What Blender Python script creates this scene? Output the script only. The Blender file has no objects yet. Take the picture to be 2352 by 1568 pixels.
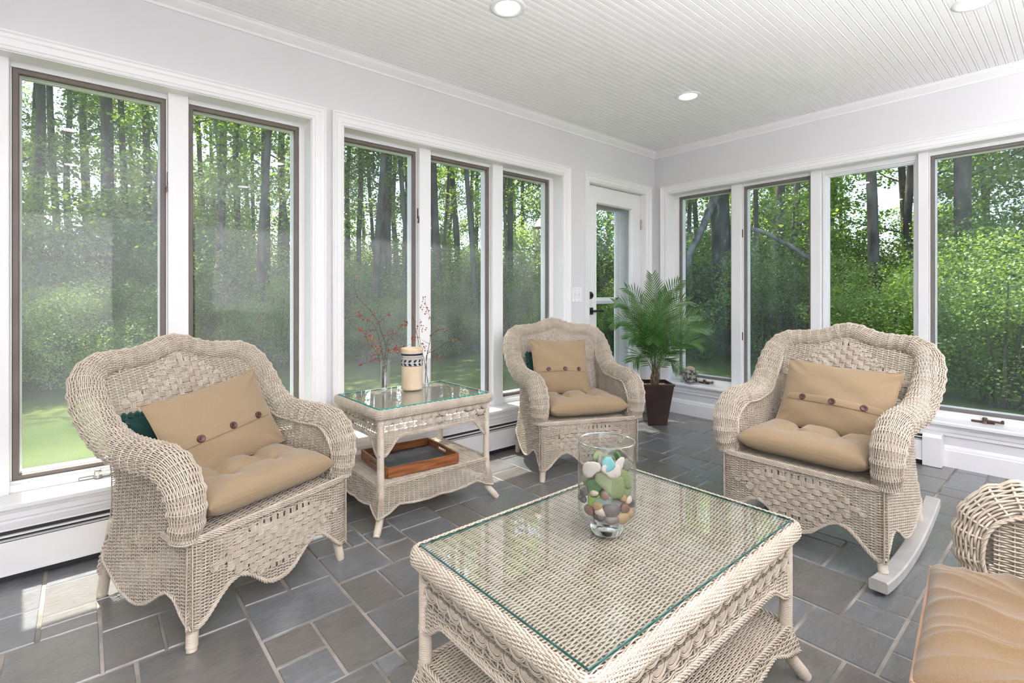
import bpy, math, random
import numpy as np
from mathutils import Vector, Matrix

random.seed(7)
rng = np.random.default_rng(7)
PI = math.pi
C = bpy.context.scene.collection
R = math.radians

# ------------------------------------------------------------------ room numbers (metres, camera above the origin)
H = 1.09
YA = 2.757       # window wall on the left of the photograph (plane y = YA)
XB = 4.185       # window wall on the right (plane x = XB)
CEIL = 2.456
XW, YR = -1.75, -2.7     # the two walls behind the camera
GZ = -0.28       # ground outside

# ------------------------------------------------------------------ camera
cam = bpy.data.cameras.new('camera')
cam.sensor_width = 36.0
cam.lens = 1147.0 / 2352.0 * 36.0
cam.shift_y = -(784.0 - 678.0) / 2352.0
cam.clip_start = 0.02
cam.clip_end = 300
camo = bpy.data.objects.new('camera', cam)
C.objects.link(camo)
camo.location = (0, 0, H)
camo.rotation_euler = (R(90), 0, R(49.31 - 90))
bpy.context.scene.camera = camo

# ------------------------------------------------------------------ world, sun, render look
sc = bpy.context.scene
sc.view_settings.view_transform = 'Standard'
sc.view_settings.look = 'None'
sc.view_settings.exposure = 0.0
sc.view_settings.gamma = 1.0
sc.view_settings.use_curve_mapping = False
sc.cycles.max_bounces = 9
sc.cycles.diffuse_bounces = 5
sc.cycles.glossy_bounces = 4
sc.cycles.transmission_bounces = 6
sc.cycles.transparent_max_bounces = 24
sc.cycles.caustics_reflective = False
sc.cycles.caustics_refractive = False
sc.cycles.sample_clamp_indirect = 6.0
sc.cycles.use_denoising = True
sc.cycles.use_adaptive_sampling = True
sc.cycles.adaptive_threshold = 0.03

world = bpy.data.worlds.new('world')
sc.world = world
world.use_nodes = True
wn = world.node_tree
bg = wn.nodes['Background']
sky = wn.nodes.new('ShaderNodeTexSky')
sky.sky_type = 'NISHITA'
sky.sun_disc = False
sky.sun_elevation = R(62)
sky.sun_rotation = R(0)
sky.dust_density = 2.5
sky.air_density = 1.0
wn.links.new(sky.outputs[0], bg.inputs[0])
bg.inputs[1].default_value = 0.55

sun = bpy.data.lights.new('sun', 'SUN')
sun.energy = 17.0
sun.angle = R(0.6)
sun.color = (1.0, 0.95, 0.87)
suno = bpy.data.objects.new('sun', sun)
C.objects.link(suno)
sdir = Vector((0.03, -0.43, -1.0)).normalized()
suno.rotation_euler = sdir.to_track_quat('-Z', 'Y').to_euler()

LAMP_W = 1.3
LAMPS = [(x, y) for x in (-0.09, 1.53, 3.15) for y in (-1.1, 0.356, 1.81)]  # lamps beyond the modelled fixtures are unseen, added to brighten the room
for (x, y) in LAMPS:
    L = bpy.data.lights.new('downlight', 'AREA')
    L.shape = 'DISK'
    L.size = 0.12
    L.energy = LAMP_W
    L.color = (1.0, 0.94, 0.97)
    lo = bpy.data.objects.new('downlight', L)
    C.objects.link(lo)
    lo.location = (x, y, CEIL - 0.006)
# added fill light, unseen behind the camera, bounced off the ceiling
L = bpy.data.lights.new('bounce_fill', 'AREA')
L.shape = 'RECTANGLE'
L.size = 2.8
L.size_y = 1.8
L.energy = 390
L.spread = R(168)
L.color = (0.965, 0.93, 1.0)
lo = bpy.data.objects.new('bounce_fill', L)
C.objects.link(lo)
lo.location = (0.45, -1.25, 0.85)
lo.rotation_euler = (R(180 + 14), R(3), 0)

# ================================================================== helpers
class G:
    """collects numpy vertices and quads/tris, builds ONE mesh object"""
    def __init__(s):
        s.v = []; s.f = []; s.n = 0; s.mi = []; s.ln = []
    def add(s, V, F, mi=0):
        V = np.asarray(V, np.float32).reshape(-1, 3); F = np.asarray(F, np.int64)
        if len(F) == 0: return
        s.v.append(V); s.f.append((F + s.n)); s.n += len(V); s.mi.append(np.full(len(F), mi)); s.ln.append(np.full(len(F), F.shape[1]))
    def merge(s, o, M=None, mi=None):
        for V, F in zip([np.concatenate(o.v)], [None]):
            off = s.n
            if M is not None:
                A = np.array(M); V = V @ A[:3, :3].T + A[:3, 3]
            s.v.append(V.astype(np.float32)); s.n += len(V)
            for F2, m2, l2 in zip(o.f, o.mi, o.ln):
                s.f.append(F2 + off); s.mi.append(m2 if mi is None else np.full(len(F2), mi)); s.ln.append(l2)
    def mesh(s, name, mats, smooth=True, attr=None):
        me = bpy.data.meshes.new(name)
        V = np.concatenate(s.v); idx = np.concatenate([f.ravel() for f in s.f]); ln = np.concatenate(s.ln); mi = np.concatenate(s.mi)
        me.vertices.add(len(V)); me.vertices.foreach_set('co', V.ravel())
        me.loops.add(len(idx)); me.loops.foreach_set('vertex_index', idx.astype(np.int32))
        me.polygons.add(len(ln))
        st = np.zeros(len(ln), np.int32); st[1:] = np.cumsum(ln)[:-1]
        me.polygons.foreach_set('loop_start', st)
        me.polygons.foreach_set('loop_total', ln.astype(np.int32))
        me.polygons.foreach_set('material_index', mi.astype(np.int32))
        me.polygons.foreach_set('use_smooth', np.full(len(ln), bool(smooth)))
        if not isinstance(mats, (list, tuple)): mats = [mats]
        for m in mats: me.materials.append(m)
        if attr is not None:
            a = me.attributes.new('tone', 'FLOAT', 'FACE'); a.data.foreach_set('value', np.asarray(attr, np.float32))
        me.update(calc_edges=True); me.validate()
        return me
    def obj(s, name, mats, parent=None, smooth=True, attr=None, loc=None):
        me = s.mesh(name, mats, smooth, attr)
        o = bpy.data.objects.new(name, me); C.objects.link(o)
        if parent is not None: o.parent = parent
        if loc is not None: o.location = loc
        return o
    # --- shapes
    def box(s, a, b, mi=0, M=None):
        x0, y0, z0 = a; x1, y1, z1 = b
        V = np.array([(x0,y0,z0),(x1,y0,z0),(x1,y1,z0),(x0,y1,z0),(x0,y0,z1),(x1,y0,z1),(x1,y1,z1),(x0,y1,z1)], float)
        if M is not None:
            A = np.array(M); V = V @ A[:3, :3].T + A[:3, 3]
        s.add(V, [(0,3,2,1),(4,5,6,7),(0,1,5,4),(1,2,6,5),(2,3,7,6),(3,0,4,7)], mi)
    def bbox(s, a, b, r=0.004, mi=0, M=None):
        """box with chamfered edges"""
        x0, y0, z0 = a; x1, y1, z1 = b
        r = min(r, (x1-x0)*.45, (y1-y0)*.45, (z1-z0)*.45)
        c = [(x0,x1),(y0,y1),(z0,z1)]
        V = []; ids = {}
        for sx in (0,1):
            for sy in (0,1):
                for sz in (0,1):
                    for ax in range(3):
                        p = []
                        for k, sg in enumerate((sx,sy,sz)):
                            q = c[k][sg]
                            if k != ax: q += r if sg == 0 else -r
                            p.append(q)
                        ids[(sx,sy,sz,ax)] = len(V); V.append(p)
        V = np.array(V, float)
        if M is not None:
            A = np.array(M); V = V @ A[:3, :3].T + A[:3, 3]
        F = []
        def q(*k): F.append(tuple(ids[t] for t in k))
        for ax in range(3):
            u, w = [k for k in range(3) if k != ax]
            for sg in (0,1):
                def key(a_, b_):
                    t = [0,0,0]; t[ax] = sg; t[u] = a_; t[w] = b_; return (t[0],t[1],t[2],ax)
                L4 = [key(0,0),key(1,0),key(1,1),key(0,1)]
                if (sg == 1) == (ax == 1): L4 = L4[::-1]
                q(*L4)
        for ax in range(3):
            u, w = [k for k in range(3) if k != ax]
            for a_ in (0,1):
                for b_ in (0,1):
                    def key(t_, face):
                        t = [0,0,0]; t[ax] = t_; t[u] = a_; t[w] = b_; return (t[0],t[1],t[2],face)
                    L4 = [key(0,u), key(1,u), key(1,w), key(0,w)]
                    q(*L4)
        s.add(V, F, mi)
        T = [tuple(ids[(sx,sy,sz,k)] for k in range(3)) for sx in (0,1) for sy in (0,1) for sz in (0,1)]
        s.n -= len(V)
        s.v.append(np.zeros((0,3), np.float32))
        s.f.append(np.array(T) + s.n); s.mi.append(np.full(8, mi)); s.ln.append(np.full(8, 3)); s.n += len(V)
    def lathe(s, prof, n=32, c=(0,0,0), mi=0, M=None, close=False):
        prof = np.asarray(prof, float)
        th = np.linspace(0, 2*PI, n, endpoint=False)
        V = np.stack([prof[:,0:1]*np.cos(th), prof[:,0:1]*np.sin(th), np.repeat(prof[:,1:2], n, 1)], -1).reshape(-1,3) + np.array(c)
        if M is not None:
            A = np.array(M); V = V @ A[:3, :3].T + A[:3, 3]
        m = len(prof); i = np.arange(m-1)[:,None]; j = np.arange(n)[None]; j2 = (j+1) % n
        F = np.stack([i*n+j, i*n+j2, (i+1)*n+j2, (i+1)*n+j], -1).reshape(-1,4)
        s.add(V, F, mi)
    def tubes(s, P, r, ns=4, N=None, keep=None, rb=None, mi=0, cap=False):
        """P (K,M,3) polylines; r scalar or (K,M); N reference normals; keep (K,M-1) bool"""
        P = np.asarray(P, float)
        if P.ndim == 2: P = P[None]
        K, M_, _ = P.shape
        T = np.gradient(P, axis=1); T /= np.linalg.norm(T, axis=2, keepdims=True) + 1e-12
        if N is None:
            N = np.zeros_like(P); N[..., 2] = 1
            bad = np.abs(T[..., 2]) > .9
            N[bad] = (1, 0, 0)
            # avoid flips along one polyline
            anyb = bad.any(axis=1)
            N[anyb] = (0.62, 0.78, 0.07)
        N = N - (N*T).sum(2, keepdims=True)*T; N /= np.linalg.norm(N, axis=2, keepdims=True) + 1e-12
        B = np.cross(T, N)
        r = np.broadcast_to(np.asarray(r, float), (K, M_)) if np.ndim(r) < 2 else r
        rbb = r if rb is None else np.broadcast_to(np.asarray(rb, float), (K, M_))
        th = (np.arange(ns) + .5)/ns*2*PI
        V = P[:, :, None] + r[:, :, None, None]*np.cos(th)[:, None]*N[:, :, None] + rbb[:, :, None, None]*np.sin(th)[:, None]*B[:, :, None]
        k = np.arange(K)[:, None, None]; m = np.arange(M_-1)[None, :, None]; a = np.arange(ns)[None, None]
        a2 = (a+1) % ns
        b0 = (k*M_+m)*ns; b1 = (k*M_+m+1)*ns
        F = np.stack([b0+a, b0+a2, b1+a2, b1+a], -1)
        if keep is not None: F = F[keep]
        F = F.reshape(-1, 4); V = V.reshape(-1, 3)
        if keep is not None and len(F):
            used = np.zeros(len(V), bool); used[F.ravel()] = True
            mp = np.cumsum(used)-1; V = V[used]; F = mp[F]
        s.add(V, F, mi)
        if cap and keep is None:
            nV = K*M_*ns
            F2 = []
            for kk in range(K):
                F2.append([kk*M_*ns + t for t in range(ns)][::-1]); F2.append([(kk*M_+M_-1)*ns + t for t in range(ns)])
            s.n -= len(V); s.v.append(np.zeros((0,3), np.float32)); s.f.append(np.array(F2)+s.n); s.mi.append(np.full(len(F2), mi)); s.ln.append(np.full(len(F2), ns)); s.n += len(V)
    def grid(s, P, mi=0, flip=False):
        P = np.asarray(P, float); a, b, _ = P.shape
        i = np.arange(a-1)[:, None]; j = np.arange(b-1)[None]
        F = np.stack([i*b+j, i*b+j+1, (i+1)*b+j+1, (i+1)*b+j], -1).reshape(-1, 4)
        if flip: F = F[:, ::-1]
        s.add(P.reshape(-1, 3), F, mi)
    def prism(s, poly, a, b, ax=0, mi=0):
        """extrude polygon (list of 2D) along axis ax from a to b; poly coords fill the other two axes in order"""
        poly = list(poly); n = len(poly); V = []
        for t in (a, b):
            for p in poly:
                q = [0,0,0]; o = [k for k in range(3) if k != ax]; q[ax] = t; q[o[0]] = p[0]; q[o[1]] = p[1]; V.append(q)
        F = [(i, (i+1) % n, n+(i+1) % n, n+i) for i in range(n)]
        s.add(V, F, mi)
        nn = len(V); s.n -= nn; s.v.append(np.zeros((0,3), np.float32))
        s.f.append(np.array([list(range(n))[::-1], list(range(n, 2*n))]) + s.n); s.mi.append(np.full(2, mi)); s.ln.append(np.full(2, n)); s.n += nn

def catmull(pts, n):
    """resample control rows (any dims) with a Catmull-Rom spline to n rows, even in arc length of the first three"""
    P = np.asarray(pts, float); m = len(P)
    Q = np.vstack([2*P[0]-P[1], P, 2*P[-1]-P[-2]])
    out = []
    for i in range(m-1):
        p0, p1, p2, p3 = Q[i:i+4]
        for t in np.linspace(0, 1, 24, endpoint=False):
            out.append(.5*((2*p1) + (-p0+p2)*t + (2*p0-5*p1+4*p2-p3)*t*t + (-p0+3*p1-3*p2+p3)*t**3))
    out.append(P[-1]); out = np.array(out)
    d = np.r_[0, np.cumsum(np.linalg.norm(np.diff(out[:, :3], axis=0), axis=1))]
    s_ = np.linspace(0, d[-1], n)
    return np.stack([np.interp(s_, d, out[:, k]) for k in range(out.shape[1])], 1), d[-1]

def smooth(x, a, b):
    t = np.clip((x-a)/(b-a), 0, 1); return t*t*(3-2*t)

def meta(o, label=None, cat=None, group=None, kind=None):
    if label: o['label'] = label
    if cat: o['category'] = cat; o['kind'] = 'thing'
    if group: o['group'] = group
    if kind: o['kind'] = kind
    return o
def thing(name, label, cat, loc=(0,0,0), rz=0.0, group=None):
    o = bpy.data.objects.new(name, None); C.objects.link(o); o.empty_display_size = .1
    o.location = loc; o.rotation_euler = (0, 0, rz)
    return meta(o, label, cat, group)
def struct(name, loc=(0,0,0)):
    o = bpy.data.objects.new(name, None); C.objects.link(o); o.location = loc; o['kind'] = 'structure'; return o
def dup(o, loc=None, rot=None, label=None, group=None, parent=None):
    c = o.copy(); C.objects.link(c)
    if parent is not None: c.parent = parent
    if loc is not None: c.location = loc
    if rot is not None: c.rotation_euler = rot if hasattr(rot, '__len__') else (0, 0, rot)
    if label: c['label'] = label
    if group: c['group'] = group
    for ch in list(o.children): dup(ch, parent=c)
    return c

# ================================================================== materials
def mat(name, col=(.8,.8,.8), rough=.5, spec=.5, metal=0.0, **kw):
    m = bpy.data.materials.new(name); m.use_nodes = True
    b = m.node_tree.nodes['Principled BSDF']
    b.inputs['Base Color'].default_value = (*col, 1); b.inputs['Roughness'].default_value = rough
    b.inputs['Metallic'].default_value = metal; b.inputs['Specular IOR Level'].default_value = spec
    for k, v in kw.items(): b.inputs[k.replace('_', ' ')].default_value = v
    return m
def nd(m, t, **kw):
    n = m.node_tree.nodes.new(t)
    for k, v in kw.items():
        if k in n.inputs: n.inputs[k].default_value = v
        else: setattr(n, k, v)
    return n
def lk(m, a, b): m.node_tree.links.new(a, b)
def noise_color(m, c0, c1, scale=5.0, detail=4.0, coord='Object', p0=.35, p1=.65, stretch=None):
    b = m.node_tree.nodes['Principled BSDF']
    tc = nd(m, 'ShaderNodeTexCoord'); nz = nd(m, 'ShaderNodeTexNoise'); nz.inputs['Scale'].default_value = scale; nz.inputs['Detail'].default_value = detail
    src = tc.outputs[coord]
    if stretch:
        mp = nd(m, 'ShaderNodeMapping'); mp.inputs['Scale'].default_value = stretch; lk(m, src, mp.inputs[0]); src = mp.outputs[0]
    lk(m, src, nz.inputs['Vector'])
    cr = nd(m, 'ShaderNodeValToRGB'); cr.color_ramp.elements[0].position = p0; cr.color_ramp.elements[1].position = p1
    cr.color_ramp.elements[0].color = (*c0, 1); cr.color_ramp.elements[1].color = (*c1, 1)
    lk(m, nz.outputs[0], cr.inputs[0]); lk(m, cr.outputs[0], b.inputs['Base Color'])
    return nz, cr, tc
def bump(m, scale, dist, strength=.5, detail=3.0, coord='Object', stretch=None):
    b = m.node_tree.nodes['Principled BSDF']
    tc = nd(m, 'ShaderNodeTexCoord'); nz = nd(m, 'ShaderNodeTexNoise'); nz.inputs['Scale'].default_value = scale; nz.inputs['Detail'].default_value = detail
    src = tc.outputs[coord]
    if stretch:
        mp = nd(m, 'ShaderNodeMapping'); mp.inputs['Scale'].default_value = stretch; lk(m, src, mp.inputs[0]); src = mp.outputs[0]
    lk(m, src, nz.inputs['Vector'])
    bp = nd(m, 'ShaderNodeBump'); bp.inputs['Distance'].default_value = dist; bp.inputs['Strength'].default_value = strength
    lk(m, nz.outputs[0], bp.inputs['Height']); lk(m, bp.outputs[0], b.inputs['Normal'])

M_wall = mat('wall_paint', (.70,.70,.70), .6); noise_color(M_wall, (.69,.69,.69), (.71,.71,.71), 3)
M_trim = mat('trim_paint', (.84,.84,.835), .35); noise_color(M_trim, (.83,.83,.825), (.85,.85,.845), 6)
M_ceil = mat('ceiling_paint', (.90,.90,.89), .45); noise_color(M_ceil, (.89,.89,.885), (.91,.91,.905), 4)
M_taupe = mat('taupe_frame', (.16,.135,.115), .45, .4); noise_color(M_taupe, (.15,.125,.105), (.18,.15,.13), 9)
M_taupeB = mat('grey_taupe_frame', (.17,.155,.14), .45, .4); noise_color(M_taupeB, (.16,.145,.13), (.19,.175,.16), 9)
M_bronze = mat('bronze_latch', (.10,.065,.045), .35, .5, .3); noise_color(M_bronze, (.09,.055,.04), (.13,.08,.055), 30)
M_steel = mat('dull_metal', (.42,.41,.40), .35, .5, .8); noise_color(M_steel, (.38,.37,.36), (.46,.45,.44), 20)
M_dark = mat('dark_slot', (.02,.02,.022), .6); noise_color(M_dark, (.018,.018,.02), (.026,.026,.028), 10)
M_black = mat('black_hardware', (.02,.02,.02), .35); noise_color(M_black, (.018,.018,.018), (.026,.026,.026), 12)
M_heat = mat('heater_enamel', (.84,.84,.83), .3); noise_color(M_heat, (.82,.82,.81), (.86,.86,.85), 4)
M_sash = mat('sash_white', (.78,.80,.82), .35); noise_color(M_sash, (.76,.78,.80), (.80,.82,.84), 8)

def wicker_mat(name, c0, c1):
    m = mat(name, c0, .5, .35); noise_color(m, c0, c1, 22, 3, p0=.3, p1=.7); return m
M_wick = wicker_mat('painted_wicker', (.49,.42,.33), (.60,.53,.43))
M_wrap = wicker_mat('wrapped_cane', (.54,.47,.37), (.63,.565,.46))
M_rock = mat('rocker_paint', (.44,.43,.40), .45); noise_color(M_rock, (.40,.39,.36), (.48,.47,.43), 12)

def fabric(name, c0, c1, sc=500):
    m = mat(name, c0, .9, .15, **{'Sheen_Weight': .25})
    noise_color(m, c0, c1, sc, 2, p0=.3, p1=.7)
    b = m.node_tree.nodes['Principled BSDF']
    tc = nd(m, 'ShaderNodeTexCoord')
    w1 = nd(m, 'ShaderNodeTexWave'); w1.wave_type = 'BANDS'; w1.bands_direction = 'X'; w1.inputs['Scale'].default_value = 190
    w2 = nd(m, 'ShaderNodeTexWave'); w2.wave_type = 'BANDS'; w2.bands_direction = 'Y'; w2.inputs['Scale'].default_value = 190
    nz = nd(m, 'ShaderNodeTexNoise'); nz.inputs['Scale'].default_value = 14; nz.inputs['Detail'].default_value = 4
    for w in (w1, w2, nz): lk(m, tc.outputs['Object'], w.inputs['Vector'])
    a = nd(m, 'ShaderNodeMath', operation='ADD'); lk(m, w1.outputs['Fac'], a.inputs[0]); lk(m, w2.outputs['Fac'], a.inputs[1])
    bp = nd(m, 'ShaderNodeBump'); bp.inputs['Distance'].default_value = .0004; bp.inputs['Strength'].default_value = .22
    lk(m, a.outputs[0], bp.inputs['Height'])
    bp2 = nd(m, 'ShaderNodeBump'); bp2.inputs['Distance'].default_value = .006; bp2.inputs['Strength'].default_value = .35
    lk(m, nz.outputs[0], bp2.inputs['Height']); lk(m, bp2.outputs[0], bp.inputs['Normal']); lk(m, bp.outputs[0], b.inputs['Normal'])
    return m
M_tan = fabric('tan_fabric', (.285,.208,.122), (.345,.255,.152))
M_tan2 = fabric('golden_tan_fabric', (.180,.120,.063), (.215,.147,.081))
M_pipe = fabric('peach_piping', (.30,.18,.105), (.35,.22,.13))
M_green = fabric('dark_green_fabric', (.012,.045,.038), (.02,.07,.06))
M_button = mat('brown_button', (.075,.03,.02), .3); noise_color(M_button, (.05,.02,.014), (.12,.05,.03), 60)

def thin_glass(name, tint=(.93,.96,.95), rmix=1.0, rough=0.0):
    """thin clear sheet: transmits straight on, mirrors by Schlick's law, the same from either side"""
    m = bpy.data.materials.new(name); m.use_nodes = True; t = m.node_tree; t.nodes.clear()
    out = nd(m, 'ShaderNodeOutputMaterial'); mx = nd(m, 'ShaderNodeMixShader'); tr = nd(m, 'ShaderNodeBsdfTransparent'); gl = nd(m, 'ShaderNodeBsdfGlossy')
    tr.inputs[0].default_value = (*tint, 1); gl.inputs['Roughness'].default_value = rough
    lw = nd(m, 'ShaderNodeLayerWeight'); lw.inputs['Blend'].default_value = .5
    pw = nd(m, 'ShaderNodeMath', operation='POWER'); pw.inputs[1].default_value = 5.0
    mu = nd(m, 'ShaderNodeMath', operation='MULTIPLY_ADD'); mu.inputs[1].default_value = .92; mu.inputs[2].default_value = .045*rmix; mu.use_clamp = True
    nz = nd(m, 'ShaderNodeTexNoise'); nz.inputs['Scale'].default_value = 2.0
    bp = nd(m, 'ShaderNodeBump'); bp.inputs['Distance'].default_value = .0004; bp.inputs['Strength'].default_value = .15
    lk(m, nz.outputs[0], bp.inputs['Height']); lk(m, bp.outputs[0], gl.inputs['Normal'])
    lk(m, lw.outputs['Facing'], pw.inputs[0]); lk(m, pw.outputs[0], mu.inputs[0]); lk(m, mu.outputs[0], mx.inputs[0]); lk(m, tr.outputs[0], mx.inputs[1]); lk(m, gl.outputs[0], mx.inputs[2]); lk(m, mx.outputs[0], out.inputs[0])
    return m
M_pane = thin_glass('window_glass', (.95,.97,.96), 1.0)
M_tglass = thin_glass('table_glass', (.972,.985,.978), 1.6)
M_vglass = thin_glass('vase_glass', (.975,.985,.98), 1.8)
M_gedge = mat('glass_edge_green', (.0,.30,.24), .1, .5); noise_color(M_gedge, (.0,.26,.21), (.01,.38,.30), 30)
M_gedge2 = mat('glass_edge_dark', (.02,.10,.085), .1, .5); noise_color(M_gedge2, (.015,.07,.06), (.03,.14,.12), 30)
M_solidglass = mat('solid_glass', (.95,.98,.97), .0, .5, **{'Transmission_Weight': 1.0, 'IOR': 1.46})
noise_color(M_solidglass, (.94,.97,.96), (.97,.99,.98), 10)

def screen_mat():
    m = bpy.data.materials.new('insect_screen'); m.use_nodes = True; t = m.node_tree; t.nodes.clear()
    out = nd(m, 'ShaderNodeOutputMaterial'); mx = nd(m, 'ShaderNodeMixShader'); tr = nd(m, 'ShaderNodeBsdfTransparent')
    di = nd(m, 'ShaderNodeBsdfDiffuse'); tl = nd(m, 'ShaderNodeBsdfTranslucent'); m2 = nd(m, 'ShaderNodeMixShader')
    for n in (di, tl): n.inputs[0].default_value = (.42,.44,.47,1)
    m2.inputs[0].default_value = .85
    nz = nd(m, 'ShaderNodeTexNoise'); nz.inputs['Scale'].default_value = 6; nz.inputs['Detail'].default_value = 5
    mr = nd(m, 'ShaderNodeMapRange'); mr.inputs['From Min'].default_value = .3; mr.inputs['From Max'].default_value = .7
    mr.inputs['To Min'].default_value = .13; mr.inputs['To Max'].default_value = .20
    tc = nd(m, 'ShaderNodeTexCoord'); lk(m, tc.outputs['Object'], nz.inputs['Vector']); lk(m, nz.outputs[0], mr.inputs['Value'])
    lk(m, mr.outputs[0], mx.inputs[0]); lk(m, di.outputs[0], m2.inputs[1]); lk(m, tl.outputs[0], m2.inputs[2])
    lk(m, tr.outputs[0], mx.inputs[1]); lk(m, m2.outputs[0], mx.inputs[2]); lk(m, mx.outputs[0], out.inputs[0])
    return m
M_screen = screen_mat()

def emit(name, col, s):
    m = bpy.data.materials.new(name); m.use_nodes = True; t = m.node_tree; t.nodes.clear()
    out = nd(m, 'ShaderNodeOutputMaterial'); e = nd(m, 'ShaderNodeEmission'); e.inputs[0].default_value = (*col, 1); e.inputs[1].default_value = s
    lk(m, e.outputs[0], out.inputs[0]); return m
M_lens = emit('lamp_lens', (1, .95, .86), 6)

def slate_mat():
    m = mat('slate_tile', (.12,.12,.12), .4, .7, **{'Coat_Weight': .4, 'Coat_Roughness': .18}); b = m.node_tree.nodes['Principled BSDF']
    at = nd(m, 'ShaderNodeAttribute'); at.attribute_name = 'tone'; at.attribute_type = 'GEOMETRY'
    tc = nd(m, 'ShaderNodeTexCoord')
    n1 = nd(m, 'ShaderNodeTexNoise'); n1.inputs['Scale'].default_value = 5; n1.inputs['Detail'].default_value = 6; n1.inputs['Distortion'].default_value = .8
    n2 = nd(m, 'ShaderNodeTexNoise'); n2.inputs['Scale'].default_value = 38; n2.inputs['Detail'].default_value = 6; n2.inputs['Distortion'].default_value = 1.5
    mp = nd(m, 'ShaderNodeMapping'); mp.inputs['Scale'].default_value = (.45, 1.5, 1)
    # each tile reads its own patch of the noise
    cm = nd(m, 'ShaderNodeCombineXYZ'); mu = nd(m, 'ShaderNodeMath', operation='MULTIPLY'); mu.inputs[1].default_value = 37.0
    lk(m, at.outputs['Fac'], mu.inputs[0]); lk(m, mu.outputs[0], cm.inputs[2]); lk(m, mu.outputs[0], cm.inputs[0])
    ad = nd(m, 'ShaderNodeVectorMath', operation='ADD'); lk(m, tc.outputs['Object'], ad.inputs[0]); lk(m, cm.outputs[0], ad.inputs[1])
    lk(m, ad.outputs[0], mp.inputs[0]); lk(m, ad.outputs[0], n1.inputs['Vector']); lk(m, mp.outputs[0], n2.inputs['Vector'])
    cr = nd(m, 'ShaderNodeValToRGB'); e = cr.color_ramp.elements
    e[0].position = 0; e[0].color = (.108,.108,.110,1); e[1].position = 1; e[1].color = (.225,.228,.234,1)
    x = cr.color_ramp.elements.new(.35); x.color = (.155,.147,.134,1); x = cr.color_ramp.elements.new(.7); x.color = (.150,.158,.166,1)
    mx = nd(m, 'ShaderNodeMath', operation='MULTIPLY_ADD'); mx.inputs[1].default_value = .55; lk(m, at.outputs['Fac'], mx.inputs[0]); lk(m, n1.outputs[0], mx.inputs[2])
    sb = nd(m, 'ShaderNodeMath', operation='SUBTRACT'); sb.inputs[1].default_value = .27; lk(m, mx.outputs[0], sb.inputs[0])
    lk(m, sb.outputs[0], cr.inputs[0])
    # fine streaks
    c2 = nd(m, 'ShaderNodeMix', data_type='RGBA', blend_type='MULTIPLY'); c2.inputs[0].default_value = .65
    r2 = nd(m, 'ShaderNodeValToRGB'); r2.color_ramp.elements[0].position = .3; r2.color_ramp.elements[0].color = (.74,.74,.74,1); r2.color_ramp.elements[1].position = .7; r2.color_ramp.elements[1].color = (1.20,1.20,1.20,1)
    lk(m, n2.outputs[0], r2.inputs[0]); lk(m, cr.outputs[0], c2.inputs[6]); lk(m, r2.outputs[0], c2.inputs[7]); lk(m, c2.outputs[2], b.inputs['Base Color'])
    rr = nd(m, 'ShaderNodeMapRange'); rr.inputs['To Min'].default_value = .24; rr.inputs['To Max'].default_value = .42; lk(m, n1.outputs[0], rr.inputs['Value']); lk(m, rr.outputs[0], b.inputs['Roughness'])
    bp = nd(m, 'ShaderNodeBump'); bp.inputs['Distance'].default_value = .0028; bp.inputs['Strength'].default_value = .45; lk(m, n2.outputs[0], bp.inputs['Height'])
    bp2 = nd(m, 'ShaderNodeBump'); bp2.inputs['Distance'].default_value = .012; bp2.inputs['Strength'].default_value = .35; lk(m, n1.outputs[0], bp2.inputs['Height']); lk(m, bp.outputs[0], bp2.inputs['Normal'])
    lk(m, bp2.outputs[0], b.inputs['Normal'])
    return m
M_slate = slate_mat()
M_grout = mat('grout', (.30,.28,.25), .9, .2); noise_color(M_grout, (.17,.16,.14), (.42,.385,.34), 5, 6)

M_wood = mat('tray_wood', (.22,.075,.025), .35); noise_color(M_wood, (.17,.055,.018), (.33,.125,.045), 9, 5, stretch=(1,9,9))
M_slateboard = mat('tray_slate', (.05,.055,.065), .45); noise_color(M_slateboard, (.04,.045,.055), (.075,.08,.09), 14, 5, stretch=(1,5,1)); bump(M_slateboard, 25, .003, .4)
M_planter = mat('dark_brown_lacquer', (.03,.016,.013), .22, .5); noise_color(M_planter, (.022,.012,.010), (.045,.022,.017), 5)
M_soil = mat('potting_mix', (.07,.05,.035), .95); noise_color(M_soil, (.03,.022,.016), (.22,.18,.13), 70, 3); bump(M_soil, 60, .02, 1)
M_crock = mat('cream_glaze', (.72,.58,.40), .2, .6); noise_color(M_crock, (.69,.55,.37), (.76,.63,.45), 12)
M_navy = mat('navy_glaze', (.008,.014,.05), .2, .6); noise_color(M_navy, (.006,.01,.04), (.014,.022,.07), 30)
M_bluegrey = mat('blue_grey_glaze', (.25,.36,.37), .2, .6); noise_color(M_bluegrey, (.22,.32,.33), (.30,.41,.42), 30)
M_twig = mat('twig_bark', (.07,.04,.028), .8); noise_color(M_twig, (.05,.028,.02), (.11,.065,.045), 60)
M_berry = mat('red_berry', (.30,.015,.008), .25); noise_color(M_berry, (.22,.010,.006), (.48,.035,.010), 40)
M_berry2 = mat('orange_berry', (.55,.16,.01), .3); noise_color(M_berry2, (.45,.10,.01), (.62,.24,.02), 40)

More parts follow.
